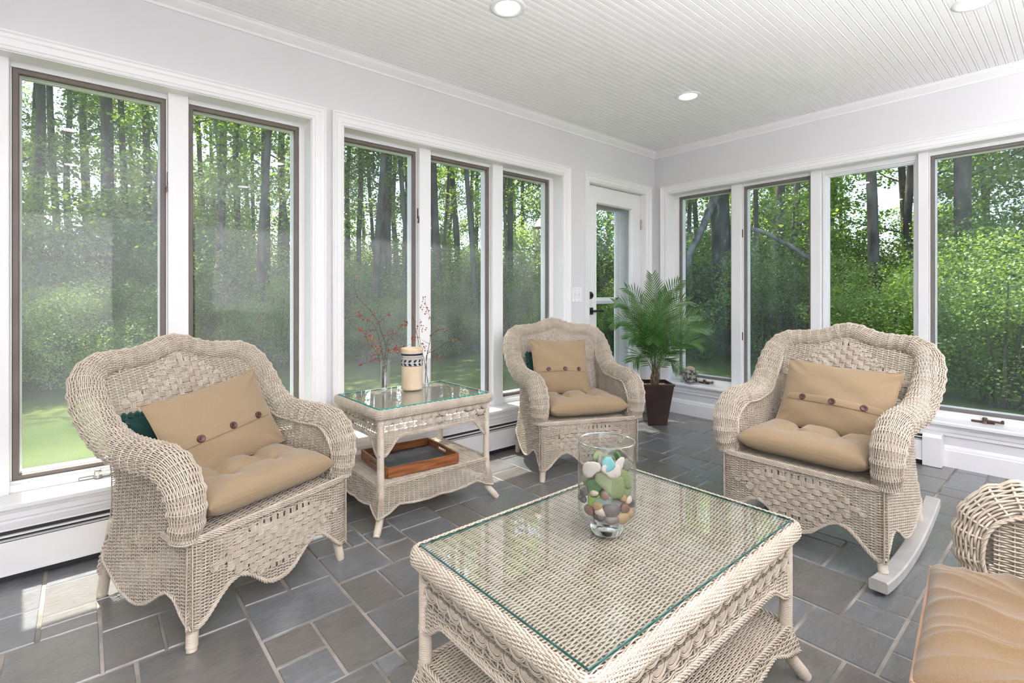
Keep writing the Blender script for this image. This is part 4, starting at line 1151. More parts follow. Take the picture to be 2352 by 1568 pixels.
# ------------------------------------------------------------------ tray on the lower shelf
tr = thing('serving_tray', 'red brown wooden serving tray lying on the lower shelf of the side table', 'tray', (1.305, 2.345, .2195), R(-5))
g = G(); tw, td, hh = .192, .176, .050
for sy in (-1, 1):
    g = G(); g.bbox((-tw, sy*td-.006, 0), (tw, sy*td+.006, hh), .0015); g.obj('long_side', M_wood, tr, smooth=False)
for sx_ in (-1, 1):
    g = G(); x0_, x1_ = sx_*tw-.006, sx_*tw+.006
    g.bbox((x0_, -td, 0), (x1_, td, .018), .001); g.bbox((x0_, -td, .036), (x1_, td, hh), .001)
    g.bbox((x0_, -td, .018), (x1_, -.052, .036), .0005); g.bbox((x0_, .052, .018), (x1_, td, .036), .0005)
    g.obj('handle_end', M_wood, tr, smooth=False)
g = G(); g.bbox((-tw+.006, -td+.006, .004), (tw-.006, td-.006, .012), .001); g.obj('slate_panel', M_slateboard, tr, smooth=False)

# ------------------------------------------------------------------ crock
ZG = .5665
cr_ = thing('stoneware_crock', 'tall cream stoneware crock with navy leaf band on the side table', 'crock', (1.392, 2.474, ZG))
g = G(); prof = [(0,.001),(.053,.001),(.0575,.004),(.058,.012),(.0585,.130),(.0595,.205),(.0600,.214),(.0615,.220),(.0615,.227),(.0600,.2315),(.0575,.231),(.0555,.225),(.0545,.200),(.054,.02),(0,.016)]
g.lathe(prof, 64); g.obj('body', M_crock, cr_)
def crock_r(z): return np.interp(z, [.012, .130, .205], [.058, .0585, .0595])
def band(name, z0_, z1_, m, ro=.0004):
    g = G(); zz = np.linspace(z0_, z1_, 4); g.lathe([(crock_r(z)+ro, z) for z in zz], 64); return g.obj(name, m, cr_)
band('navy_band', .192, .203, M_navy); band('blue_band', .178, .187, M_bluegrey); band('thin_line', .1705, .1725, M_navy); band('thin_line', .1335, .1355, M_navy)
M_pale = mat('pale_glaze', (.55,.55,.48), .2, .6); noise_color(M_pale, (.50,.51,.46), (.60,.59,.51), 30)
band('pale_band', .1365, .1700, M_pale, .0003)
g = G()
nleaf = 13
for k in range(nleaf):
    th0 = 2*PI*k/nleaf
    for sg in (-1, 1):
        t = np.linspace(0, 1, 9); wdt = .0060*np.sin(PI*t)**.6
        zz = .153 + sg*(.0030+.0125*t); th = th0 + (.30*t**1.25)
        up_ = np.stack([(crock_r(zz)+.0009)*np.cos(th-sg*wdt*10), (crock_r(zz)+.0009)*np.sin(th-sg*wdt*10), zz+wdt*.81], -1)
        dn_ = np.stack([(crock_r(zz)+.0009)*np.cos(th+sg*wdt*10), (crock_r(zz)+.0009)*np.sin(th+sg*wdt*10), zz-wdt*.81], -1)
        g.grid(np.array([up_, dn_]))
g.obj('leaf_pattern', M_navy, cr_)

# ------------------------------------------------------------------ glass cylinders with berry branches
def cyl_vase(name, label, cat, x, y, r, h, group=None):
    t = thing(name, label, cat, (x, y, ZG), 0, group)
    g = G(); g.lathe([(r, .006), (r, h), (r-.0022, h), (r-.0022, .010)], 40); g.obj('glass_wall', M_vglass, t)
    g = G(); g.lathe([(0, .0005), (r*.97, .0005), (r, .003), (r, .010), (0, .0095)], 40); g.obj('glass_base', M_solidglass, t); return t
V1 = (1.256, 2.528); V2 = (1.512, 2.520)
cyl_vase('cylinder_vase', 'slim clear glass cylinder vase left of the cream crock', 'vase', *V1, .026, .168, 'slim cylinder vases')
cyl_vase('cylinder_vase', 'slim clear glass cylinder vase half hidden behind the cream crock', 'vase', *V2, .026, .160, 'slim cylinder vases')
# pixel aims are turned into points on the vertical plane through each vase facing the camera
Fw = Vector((math.cos(R(49.31)), math.sin(R(49.31)), 0)); Rw = Vector((math.sin(R(49.31)), -math.cos(R(49.31)), 0))
def aim(px, py, vx, vy, dd=0.0):
    d = (Vector((vx, vy, 0))).dot(Fw) + dd
    return Vector((0, 0, H)) + Fw*d + Rw*((px-1176)/1147*d) + Vector((0, 0, -(py-678)/1147*d))
def branch(label, V, stems, berries, berries2=(), zb=.018, group=None):
    """stems: list of lists of (px, py, extra depth); first stem is the main one"""
    base = Vector((V[0], V[1], ZG+zb))
    t = thing('berry_branch', label, 'branch', base, 0, group)
    rr2 = random.Random(len(label)*7+len(stems))
    for si, st in enumerate(stems):
        pts = [aim(a, b, V[0], V[1], c)-base for a, b, c in st]
        if si == 0:
            pts = [Vector((rr2.uniform(-.012, .012), rr2.uniform(-.012, .012), 0))] + pts
        P, L = catmull([tuple(p) for p in pts], max(10, len(st)*6)); n = len(P)
        P += np.cumsum(rng.normal(0, .0005, P.shape), axis=0)*np.linspace(0, 1, n)[:, None]
        r = np.linspace(.0021 if si == 0 else .0013, .0007, n)
        g = G(); g.tubes(P, r[None], 6); g.obj('stem' if si == 0 else 'twig', M_twig, t)
    def clus(bs, m, nm):
        for (px, py, n, sp) in bs:
            g = G()
            for k in range(n):
                p = aim(px+rr2.uniform(-sp, sp), py+rr2.uniform(-sp, sp), V[0], V[1], rr2.uniform(-.02, .02)) - base
                rb_ = rr2.uniform(.0030, .0042)
                g.lathe([(0, -rb_), (rb_*.7, -rb_*.7), (rb_, 0), (rb_*.7, rb_*.7), (0, rb_)], 8, c=tuple(p))
                g.tubes(np.array([[tuple(p), tuple(p+Vector((rr2.uniform(-.006, .006), 0, -.008)))]]), .0005, 4)
            g.obj(nm if n > 2 else 'berry_pair', m, t)
    clus(berries, M_berry, 'berry_cluster'); clus(berries2, M_berry2, 'orange_berry_cluster')
bg_ = 'red berry branches in the left vase'
branch('tall curving twig rising highest from the left vase, bare buds at its tip', V1,
       [[(884,825,0),(886,790,.0),(876,762,0),(870,740,.0),(858,720,.0),(848,708,0),(838,697,0),(825,683,0),(818,668,0),(814,650,0),(816,636,0)],
        [(870,742,0),(878,734,0),(893,724,0)], [(848,710,0),(856,716,.01),(860,711,0)], [(838,700,0),(842,696,0)]],
       [(857,723,3,5),(870,741,3,4),(892,720,4,4),(876,733,1,1),(821,680,1,1),(880,768,2,3),(891,765,5,7)], [(816,634,3,4)])
branch('berry twig leaning left with red clusters near its tip', V1,
       [[(880,830,0),(876,800,.0),(868,770,0),(862,756,0),(855,742,0),(845,734,0),(833,728,0),(822,720,0)], [(862,758,0),(848,757,0),(832,759,0)], [(845,736,0),(840,752,0)]],
       [(824,721,7,6),(834,731,3,4),(845,735,3,3),(828,759,6,5),(845,766,7,7),(853,759,3,4),(840,765,2,3)], [(855,780,5,7),(862,785,3,4),(857,773,3,5)], group=None)
branch('berry twig reaching right towards the crock with red clusters', V1,
       [[(888,828,0),(892,806,0),(890,785,0),(902,772,0),(914,760,0),(924,750,0),(935,742,0)], [(892,806,0),(905,800,.01),(922,797,.01),(944,791,.01)]],
       [(935,742,9,6),(920,750,3,5),(905,763,3,4),(902,776,2,3),(912,798,8,7),(905,805,7,7),(893,805,4,5),(917,808,3,4),(928,795,2,2)], [(926,752,2,2),(900,792,3,4)])
branch('short berry twigs leaning low left over the rim of the left vase', V1,
       [[(878,840,0),(872,824,0),(860,826,0),(845,831,0),(828,835,0)], [(872,826,0),(862,804,0),(850,790,0),(843,775,0)]],
       [(866,826,6,5),(852,831,2,3),(830,836,6,5),(850,815,2,3),(861,814,2,3),(868,800,5,6),(850,792,3,4),(874,811,5,5),(842,771,3,4)], [(865,795,4,5),(848,782,2,3)])
branch('tall berry branch rising behind the crock with red cluster at its top', V2,
       [[(979,830,0),(984,800,0),(988,780,0),(990,760,0),(991,742,0),(987,725,0),(982,712,0),(978,700,0),(976,685,0)], [(990,770,0),(1000,762,0),(1012,757,0),(1022,752,0)], [(988,790,0),(978,786,0),(968,780,0)]],
       [(974,684,3,3),(973,695,3,4),(968,706,5,5),(981,709,6,5),(979,717,4,4),(987,728,3,4),(1004,758,3,4),(1019,758,3,4),(988,773,2,3),(970,788,4,4),(978,798,4,5)], [(990,796,3,4)])
branch('low berry branch stretching right from behind the crock', V2,
       [[(979,832,0),(982,812,0),(996,806,0),(1012,796,0),(1022,788,0),(1038,783,0),(1050,780,0),(1058,772,0)], [(993,808,0),(1003,814,0),(1009,820,0)], [(985,808,0),(992,798,0),(1000,792,0)]],
       [(1005,822,3,4),(978,808,3,4)], [(1058,773,2,2),(1041,780,4,3),(1050,781,1,2),(1009,818,2,2)])
branch('thin berry twigs fanning left behind the crock', V2,
       [[(975,830,0),(968,805,0),(962,788,0),(956,765,0),(948,748,0),(944,742,0)], [(964,796,0),(958,770,0),(950,740,0),(948,725,0)], [(968,800,0),(964,770,0),(966,745,0),(968,731,0)]],
       [(950,727,2,3),(951,735,3,4),(961,750,4,5),(970,751,3,4),(967,760,2,3),(950,779,8,6),(948,773,2,3),(976,755,3,4),(966,740,2,2)], [(960,775,2,3)])

# ------------------------------------------------------------------ hurricane vase filled with pebbles and sea glass
VH = Vector((1.078, .860, .4505))
hv = thing('hurricane_vase', 'clear glass hurricane vase of stones and sea glass on the coffee table', 'vase', VH)
g = G(); g.lathe([(.030,.034),(.052,.0355),(.064,.039),(.0730,.046),(.0770,.056),(.078,.070),(.0775,.160),(.0765,.244),(.0755,.247),(.0742,.244),(.0750,.160),(.0755,.071),(.0740,.058),(.0690,.050),(.060,.044),(.03,.041)], 72); g.obj('glass_bowl', M_vglass, hv)
g = G(); g.lathe([(.0742,.2445),(.0752,.2480),(.0762,.2480),(.0768,.2445),(.0752,.2425),(.0742,.2445)], 72); g.obj('rim', M_solidglass, hv)
g = G(); g.lathe([(0,.004),(.016,.004),(.022,.0005),(.040,.0005),(.044,.005),(.0435,.016),(.036,.028),(.034,.036),(0,.036)], 56); g.obj('foot', M_solidglass, hv)

def stone_mesh(name, m, seed, sx_=1, sy_=1, sz_=.7, flat=0.0, nseg=14):
    q = np.random.default_rng(seed); g = G()
    th = np.linspace(0, 2*PI, nseg, endpoint=False); ph = np.linspace(-PI/2, PI/2, 9)
    TH, PH = np.meshgrid(np.r_[th, th[0]], ph, indexing='ij')
    a = q.uniform(0, 6.28, 5); amp_ = .10+flat*.12
    rr_ = 1 + amp_*np.sin(2*TH+a[0])*np.cos(PH) + amp_*.6*np.sin(3*TH+a[1])*np.cos(PH) + .07*np.sin(2*PH+a[2]) + .05*np.sin(TH+3*PH+a[3])*np.cos(PH)
    cz = np.sign(np.sin(PH))*np.abs(np.sin(PH))**(1-.5*flat)
    g.grid(np.stack([rr_*np.cos(PH)*np.cos(TH)*sx_, rr_*np.cos(PH)*np.sin(TH)*sy_, cz*sz_], -1))
    return g.mesh(name, m)
def stonemat(name, c, rough=.4):
    m = mat(name, c, rough, .5); noise_color(m, tuple(v*.75 for v in c), tuple(min(1, v*1.25) for v in c), 60, 5); return m
SM = {'dark brown': stonemat('stone_dark_brown', (.05,.032,.026)), 'rust brown': stonemat('stone_rust', (.16,.07,.038)), 'tan': stonemat('stone_tan', (.32,.20,.09)), 'grey brown': stonemat('stone_grey_brown', (.13,.10,.085)),
      'cream': stonemat('stone_cream', (.55,.44,.34)), 'dark grey': stonemat('stone_dark_grey', (.045,.045,.048)), 'pale grey': stonemat('stone_pale_grey', (.42,.41,.40)), 'slate': stonemat('stone_slate', (.12,.13,.14)), 'buff': stonemat('stone_buff', (.48,.38,.27))}
def seamat(name, c):
    m = mat(name, c, .55, .4, **{'Subsurface_Weight': .5, 'Subsurface_Radius': (.02,.02,.02), 'Subsurface_Scale': .4}); noise_color(m, tuple(v*.9 for v in c), tuple(min(1, v*1.1) for v in c), 25, 3); return m
GM = {'olive': seamat('sea_glass_olive', (.20,.24,.11)), 'green': seamat('sea_glass_green', (.05,.15,.04)), 'aqua': seamat('sea_glass_aqua', (.16,.42,.43)), 'white': seamat('sea_glass_white', (.62,.56,.50)),
      'seafoam': seamat('sea_glass_seafoam', (.20,.30,.24)), 'smoke': seamat('sea_glass_smoke', (.20,.20,.16)), 'lime': seamat('sea_glass_lime', (.22,.35,.07))}
base_st = {k: [stone_mesh('pebble', m, 10+i*5+j, 1, .72+.1*j, .62) for j in range(3)] for i, (k, m) in enumerate(SM.items())}
base_gl = {k: [stone_mesh('sea_glass', m, 90+i*5+j, 1, .70+.12*j, .20, 1.0) for j in range(3)] for i, (k, m) in enumerate(GM.items())}
def put_stone(name, me, cat, label, pos, s, rot, group=None):
    o = bpy.data.objects.new(name, me); C.objects.link(o); o.location = pos; o.scale = (s, s, s); o.rotation_euler = rot
    return meta(o, label, cat, group)
sr = random.Random(11)
# camera-facing cylinder coordinates: a = sideways (to the right in the photo), b = towards the camera
def vh(a, b, z): return VH + Rw*a - Fw*b + Vector((0, 0, z))
face = math.atan2(-Fw.y, -Fw.x)
# hand-placed pieces seen at the front wall of the vase: a, z, size, stone, label
FRONT = [(-.052,.074,.0135,'rust brown','rust brown oval pebble low at the left wall of the hurricane vase'),
 (-.030,.063,.014,'dark brown','dark brown pebble at the bottom left inside the hurricane vase'), (.002,.056,.015,'grey brown','grey brown pebble at the very bottom middle of the hurricane vase'),
 (.032,.060,.015,'tan','ochre tan pebble at the bottom right of the hurricane vase'), (.054,.064,.014,'tan','tan pebble at the lower right wall of the hurricane vase'),
 (.000,.083,.0185,'dark brown','large dark oval pebble low in the middle of the hurricane vase'), (.038,.084,.0135,'rust brown','amber brown pebble right of the large dark oval pebble'),
 (-.026,.078,.0125,'cream','small cream pink pebble left of the large dark oval pebble'), (-.034,.092,.011,'tan','small tan pebble above the cream pink one'),
 (.058,.086,.016,'dark grey','dark grey pebble upright against the right wall of the hurricane vase'), (-.066,.090,.012,'dark grey','dark pebble against the far left wall of the hurricane vase'),
 (-.016,.123,.0115,'rust brown','small reddish brown pebble in the middle of the vase below the olive glass'), (.006,.121,.0105,'cream','small white egg shaped pebble in the middle of the vase'),
 (.032,.112,.0105,'tan','small golden tan pebble right of the white egg shaped pebble'), (-.042,.123,.0095,'cream','small cream pebble left of the reddish brown pebble'), (-.060,.118,.0145,'grey brown','grey brown pebble at the middle of the left wall'),
 (.050,.102,.0095,'cream','pale pebble near the right wall of the vase')]
for a, z, s, c, lab in FRONT:
    b = math.sqrt(max(.0, (.0735-s*.62)**2-a*a)) - s*.12
    zz = max(z, .050+s*.6)
    put_stone('pebble', base_st[c][sr.randrange(3)], 'pebble', lab, vh(a, max(b, 0)*.97, zz), s*1.18, (R(80)+sr.uniform(-.3,.3), sr.uniform(-.5,.5), R(49.31-90)+math.asin(max(-1, min(1, a/.075)))*.9))
GL = [(-.045,.140,.024,'green','deep green sea glass at the left of the vase'), (.000,.156,.034,'olive','large olive sea glass shard across the middle of the vase'), (.040,.168,.032,'olive','large olive sea glass piece at the upper right of the vase'),
 (-.054,.186,.0235,'white','frosted white oval sea glass against the upper left wall'), (.003,.190,.0255,'white','frosted white round sea glass in the top middle'), (-.008,.203,.020,'aqua','aqua blue sea glass on top of the heap'),
 (.026,.206,.015,'white','frosted white chip beside the aqua glass at the top'), (.052,.196,.020,'smoke','smoky clear shard at the top right of the vase'), (-.022,.104,.022,'seafoam','seafoam sea glass above the small tan pebble'),
 (.012,.103,.020,'smoke','grey green half moon sea glass above the large dark pebble'), (-.048,.106,.020,'lime','lime green sea glass at the lower left of the vase'), (.062,.118,.017,'seafoam','seafoam sea glass at the right wall'),
 (.022,.134,.020,'green','green sea glass behind the small white pebble'), (.052,.140,.022,'olive','narrow olive shard slanting down the right wall'), (.048,.110,.014,'green','dark green sea glass near the right wall')]
for a, z, s, c, lab in GL:
    b = math.sqrt(max(.0, .0700**2-a*a)) - s*.22
    put_stone('sea_glass', base_gl[c][sr.randrange(3)], 'sea glass', lab, vh(a*.88, max(b, 0)*.90, z-.004), s*1.05, (R(82)+sr.uniform(-.2,.2), sr.uniform(-.6,.6), R(49.31-90)+math.asin(max(-1, min(1, a/.085)))*.9))
# the rest of the heap behind them
k = 0
for lay in range(9):
    z = .058 + lay*.0165
    n_ = 5 if lay < 7 else 3
    for j in range(n_):
        an = 2*PI*(j+.5*lay)/n_ + sr.uniform(-.2, .2); rad = .034 if lay else .026
        p = vh(rad*math.cos(an)*1.0, rad*math.sin(an)*.9-.010, z)
        if lay < 4: put_stone('pebble', base_st[sr.choice(['dark brown','rust brown','tan','grey brown','cream'])][sr.randrange(3)], 'pebble', 'smooth pebble buried in the heap inside the hurricane vase', p, .0195, (sr.uniform(0,3), sr.uniform(0,3), sr.uniform(0,3)), 'pebbles in the heart of the vase')
        else: put_stone('sea_glass', base_gl[sr.choice(['olive','olive','green','white','smoke'])][sr.randrange(3)], 'sea glass', 'sea glass piece buried in the heap inside the hurricane vase', p, .026, (R(70)+sr.uniform(-.3,.3), sr.uniform(-.4,.4), sr.uniform(0,3)), 'sea glass in the heart of the vase')

# ------------------------------------------------------------------ block vase of stones on the right hand sill
JV = Vector((4.195, 2.392, .2905))
jr = thing('square_glass_jar', 'square clear glass jar of beach stones on the sill by the potted palm', 'jar', JV, R(-12))
w_ = .058
g = G()
for sx_, sy_ in ((1,0),(-1,0),(0,1),(0,-1)):
    a, b = (Vector((sx_*w_, -w_ if sx_ else sy_*w_, .012)), Vector((sx_*w_, w_ if sx_ else sy_*w_, .122))) if sx_ else (Vector((-w_, sy_*w_, .012)), Vector((w_, sy_*w_, .122)))
    for d_ in (0, .005):
        f = (w_-d_)/w_; g.add([(a.x*f, a.y*f, a.z), (b.x*f, b.y*f, a.z), (b.x*f, b.y*f, b.z), (a.x*f, a.y*f, b.z)], [(0,1,2,3)])
g.obj('glass_wall', M_vglass, jr, smooth=False)
g = G(); g.bbox((-w_, -w_, 0), (w_, w_, .014), .003); g.obj('glass_base', M_solidglass, jr, smooth=False)
MJ = Matrix.Rotation(R(-12), 3, 'Z')
for lay in range(6):
    for i in range(4):
        for j in range(4):
            if 0 < i < 3 and 0 < j < 3 and lay < 5: continue
            p = JV + MJ @ Vector(((i-1.5)*.0245+sr.uniform(-.002,.002), (j-1.5)*.0245+sr.uniform(-.002,.002), .025+lay*.0165+sr.uniform(-.002,.002)))
            c = sr.choice(['dark grey','pale grey','buff','slate','cream','dark grey'])
            put_stone('beach_stone', base_st[c][sr.randrange(3)], 'stone', 'small rounded beach stone inside the square glass jar on the sill', p, sr.uniform(.0105,.0140), (sr.uniform(0,3), sr.uniform(0,3), sr.uniform(0,3)), 'beach stones in the square jar')
put_stone('beach_stone', base_st['buff'][1], 'stone', 'large buff stone heaped on top of the square jar', JV+Vector((0,0,.130)), .042, (R(10), R(6), R(70)))
put_stone('beach_stone', base_st['dark grey'][0], 'stone', 'flat dark stone under the large buff stone in the square jar', JV+Vector((-.018,-.022,.108)), .022, (R(10), R(6), R(20)))
# green glass leaf ornament on the sill behind the rocker
lf = thing('ivy_sprig', 'small green leafy sprig on the sill behind the wicker rocker', 'ornament', (4.165, .705, .291))
for k, (dx, dy, dz, a, s) in enumerate(((0,0,.020,20,.030),(.01,.025,.030,70,.026),(-.02,.02,.012,130,.028),(.0,-.02,.035,-40,.024),(-.03,-.005,.02,200,.024),(-.045,.03,-.0,160,.02))):
    g = G(); t = np.linspace(0, 1, 7); wd = np.sin(PI*t**.8)*.45
    P = np.stack([np.stack([t, wd*q, .25*np.sin(PI*t)+.12*abs(q)+0*t], -1) for q in (-1, -.5, 0, .5, 1)])*s
    P = P @ np.array(Matrix.Rotation(R(a), 3, 'Z') @ Matrix.Rotation(R(-30), 3, 'Y')).T + np.array([dx, dy, max(dz, .004)])
    g.grid(P); g.obj('leaf', M_palm, lf)

# ================================================================== potted palm
PB = Vector((3.700, 2.435, 0))
pl = thing('potted_palm', 'potted palm in a tapered dark brown square planter in the far corner', 'potted plant', PB)
ang = R(49.31-90)
g = G(); MR = Matrix.Rotation(ang, 4, 'Z')
def ring(hw, z): return [(MR @ Vector((sx_*hw, sy_*hw, z)))[:] for sx_, sy_ in ((-1,-1),(1,-1),(1,1),(-1,1))]
rows = [ring(.077, .0), ring(.079, .004), ring(.124, .332), ring(.130, .335), ring(.130, .352), ring(.118, .352), ring(.116, .318)]
P = np.array([r_+[r_[0]] for r_ in rows]); g.grid(P); g.add(rows[0], [(0,1,2,3)]); g.obj('planter', M_planter, pl, smooth=False)
g = G(); g.add(ring(.117, .320), [(0,1,2,3)])
for k in range(60):
    a, b = sr.uniform(-.1, .1), sr.uniform(-.1, .1); p = MR @ Vector((a, b, .322)); s = sr.uniform(.004, .010)
    g.lathe([(0,-s*.4),(s,0),(s*.6,s*.6),(0,s*.8)], 6, c=tuple(p))
g.obj('soil', M_soil, pl)
M_ptrunk = mat('palm_stalk', (.12,.07,.035), .7); noise_color(M_ptrunk, (.07,.045,.03), (.20,.13,.06), 25, 5, stretch=(1,1,.3))
M_petiole = mat('palm_petiole', (.10,.14,.04), .5); noise_color(M_petiole, (.09,.055,.035), (.09,.17,.04), 6)
g = G(); g.tubes(np.array([[(0,0,.31),(.004,.002,.36),(.002,0,.42)]]), np.array([[.030,.028,.018]]), 12, cap=True)
for k in range(14):
    a = k*2.4; zz = .33+.006*k; g.tubes(np.array([[(.022*math.cos(a), .022*math.sin(a), zz), (.034*math.cos(a), .034*math.sin(a), zz+.02), (.030*math.cos(a), .030*math.sin(a), zz+.05)]]), np.array([[.009,.007,.002]]), 6)
g.obj('trunk', M_ptrunk, pl)
# fronds: seen tip of each (picture x, y), distance behind the planter, arch
FR = [(1497,628,.02,.02),(1566,642,-.02,.04),(1532,668,.10,.02),(1436,660,.06,.06),(1409,694,-.02,.08),(1403,742,-.10,.10),(1440,782,-.22,.12),(1628,752,-.04,.07),(1612,790,-.14,.08),(1586,690,.04,.10),(1470,712,-.18,.06),
      (1452,832,-.14,.10),(1560,850,-.14,.12),(1500,790,-.30,.14),(1600,722,.02,.05)]
for k, (px_, py_, dd_, arch) in enumerate(FR):
    w_ = aim(px_, py_, PB.x, PB.y, dd_); tip = w_ - PB; zt_ = w_.z
    if (PB+tip).y > YA-.06: tip.y = YA-.06-PB.y
    if (PB+tip).x > XB-.05: tip.x = XB-.05-PB.x
    a0 = Vector((sr.uniform(-.012,.012), sr.uniform(-.012,.012), .40)); side_ = Vector((tip.x, tip.y, 0))
    m1_ = a0 + side_*.18 + Vector((0, 0, (zt_-.40)*.42+arch*.35)); m2_ = a0 + side_*.56 + Vector((0, 0, (zt_-.40)*.80+arch*.9))
    P, L = catmull([tuple(a0), tuple(m1_), tuple(m2_), tuple(Vector((tip.x, tip.y, zt_)))], 40)
    fr = G(); fr.tubes(P, np.linspace(.0036, .0010, 40)[None], 6, mi=0)
    T = np.gradient(P, axis=0); T /= np.linalg.norm(T, axis=1, keepdims=True)
    upv = np.array([-Fw.x*.9, -Fw.y*.9, .55])
    nl = int(max(11, L/.0235))
    for i in range(nl):
        f_ = .30 + .70*i/nl; idx = min(38, int(f_*39)); p = P[idx]; t = T[idx]
        s_ = np.cross(t, upv); s_ /= np.linalg.norm(s_)+1e-9; nn_ = np.cross(s_, t)
        ll = (.165 + .02*sr.uniform(-1, 1))*math.sin(PI*min(.98, .22+.68*(i/nl)))**.8*(.75 if L < .35 else 1)
        for sg in (-1, 1):
            sw_ = .95+.5*i/nl
            d_ = s_*sg + t*sw_ + nn_*.22; d_ /= np.linalg.norm(d_)
            q = np.linspace(0, 1, 5); cen = p + d_*(q*ll)[:, None] + np.array([0, 0, -1])*((q**2)*ll*.12)[:, None]
            wv = np.cross(d_, nn_ + s_*sg*.3); wv /= np.linalg.norm(wv)+1e-9
            wd = .0054*np.sin(PI*np.clip(q*.9+.08, 0, 1))**.7
            fr.grid(np.array([cen+wv*wd[:, None], cen+nn_*.0012, cen-wv*wd[:, None]]), mi=1)
    fr.obj('frond', [M_petiole, M_palm], pl)

# ================================================================== outside
g = G()
n = 90; xs_ = np.linspace(-40, 60, n); ys_ = np.linspace(-30, 60, n); XX, YY = np.meshgrid(xs_, ys_, indexing='ij')
ZZ = GZ + .10*np.sin(XX*.35+1)*np.cos(YY*.3) + .05*np.sin(XX*.9)*np.sin(YY*.8)
ZZ = np.where((XX < XB+1.2) & (YY < YA+1.2), GZ, ZZ)
g.grid(np.stack([XX, YY, ZZ], -1)); lawn = g.obj('lawn', M_lawn); lawn['kind'] = 'structure'

def leaf_cloud(centers, radii, count, size, seed, flat=.55, droop=.25):
    """count folded leaves scattered round cluster centres"""
    q = np.random.default_rng(seed)
    w = np.array(radii)**2; w = w/w.sum(); ci = q.choice(len(centers), count, p=w)
    d = q.normal(0, 1, (count, 3)); d /= np.linalg.norm(d, axis=1, keepdims=True); rr_ = q.uniform(.35, 1, (count, 1))**.5
    P = np.array(centers)[ci] + d*rr_*np.array(radii)[ci][:, None]*np.array([1, 1, flat])
    nrm = q.normal(0, .55, (count, 3)) + np.array([0, 0, 1]) + d*.35; nrm /= np.linalg.norm(nrm, axis=1, keepdims=True)
    t = np.cross(nrm, q.normal(0, 1, (count, 3))); t /= np.linalg.norm(t, axis=1, keepdims=True)
    t[:, 2] -= droop; t /= np.linalg.norm(t, axis=1, keepdims=True)
    b = np.cross(nrm, t); s = size*q.uniform(.6, 1.35, (count, 1))
    V = np.stack([P - t*s*.45, P + b*s*.40 - nrm*s*.08, P + t*s*.5, P - b*s*.40 - nrm*s*.08], 1).reshape(-1, 3)
    i = np.arange(count)*4
    return V, np.stack([i, i+1, i+2, i+3], 1)
def leaf_mesh(name, m, centers, radii, count, size, seed, **kw):
    g = G(); g.add(*leaf_cloud(centers, radii, count, size, seed, **kw)); return g.mesh(name, m, smooth=False)
tq = random.Random(21)
def tree_proto(seed, h, m, leaves, leafsize, crown0, spread, trunk_r, bark):
    """returns (trunk mesh, crown mesh) at the origin"""
    q = random.Random(seed)
    pts = [(0, 0, -.3)]; x = y = 0
    for k in range(1, 9): x += q.uniform(-.10, .10); y += q.uniform(-.10, .10); pts.append((x, y, h*k/8))
    P, L = catmull(pts, 40); g = G(); rad = trunk_r*(1-.75*np.linspace(0, 1, 40)) * (1+.5*np.exp(-np.linspace(0, 1, 40)*28))
    g.tubes(P, rad[None], 12)
    cen = []; rr_ = []
    for k in range(16):
        z = crown0 + (h-crown0)*(k/15)**.9; a = q.uniform(0, 6.28); f = spread*(1-.45*(z-crown0)/(h-crown0+.1))
        i = min(39, int(z/h*39)); p0 = P[i]; p1 = p0 + np.array([math.cos(a)*f*q.uniform(.5, 1), math.sin(a)*f*q.uniform(.5, 1), q.uniform(.2, .9)])
        mid = (p0+p1)/2 + np.array([0, 0, q.uniform(-.1, .25)])
        B, _ = catmull([tuple(p0), tuple(mid), tuple(p1)], 8); g.tubes(B, np.linspace(trunk_r*.22, .012, 8)[None], 5)
        cen += [tuple(p1), tuple(mid)]; rr_ += [q.uniform(.55, .95), q.uniform(.4, .7)]
    return g.mesh('trunk', bark), leaf_mesh('crown', m, cen, rr_, leaves, leafsize, seed, flat=.5)
protoT = [tree_proto(31, 11.0, M_leaf[0], 11000, .083, 3.0, 2.0, .11, M_bark), tree_proto(32, 12.5, M_leaf[1], 11000, .083, 3.4, 1.8, .095, M_bark), tree_proto(33, 10.0, M_leaf[2], 11000, .083, 2.0, 2.1, .08, M_bark),
          tree_proto(34, 13.0, M_leaf[1], 8500, .083, 4.5, 1.7, .125, M_bark), tree_proto(36, 13.0, M_leaf[1], 9000, .083, 6.4, 2.1, .058, M_bark),
          tree_proto(35, 9.0, M_leaf[2], 10000, .08, 1.5, 1.8, .05, M_bark2)]
LABT = ['mid green hardwood tree', 'dark green slender tree', 'bright green leafy tree', 'tall dark bare trunked tree', 'slim added shade tree forward on the lawn', 'young tree with thin pale trunk']
def seen_from(x, y):
    """which pane of the photograph a spot outside shows through"""
    v = Vector((x, y, 0)); px = 1176 + 1147*v.dot(Rw)/v.dot(Fw) if v.dot(Fw) > 0 else -999
    for lim_, nm in ((410, 'first left window'), (735, 'second left window'), (965, 'third left window'), (1135, 'fourth left window'), (1300, 'fifth left window'), (1490, 'glazed door'), (1697, 'first right window'), (1878, 'second right window'), (2120, 'wide fixed window'), (9999, 'last right window')):
        if px < lim_: return (', behind the ' if len(nm) > 14 else ', through the ') + nm

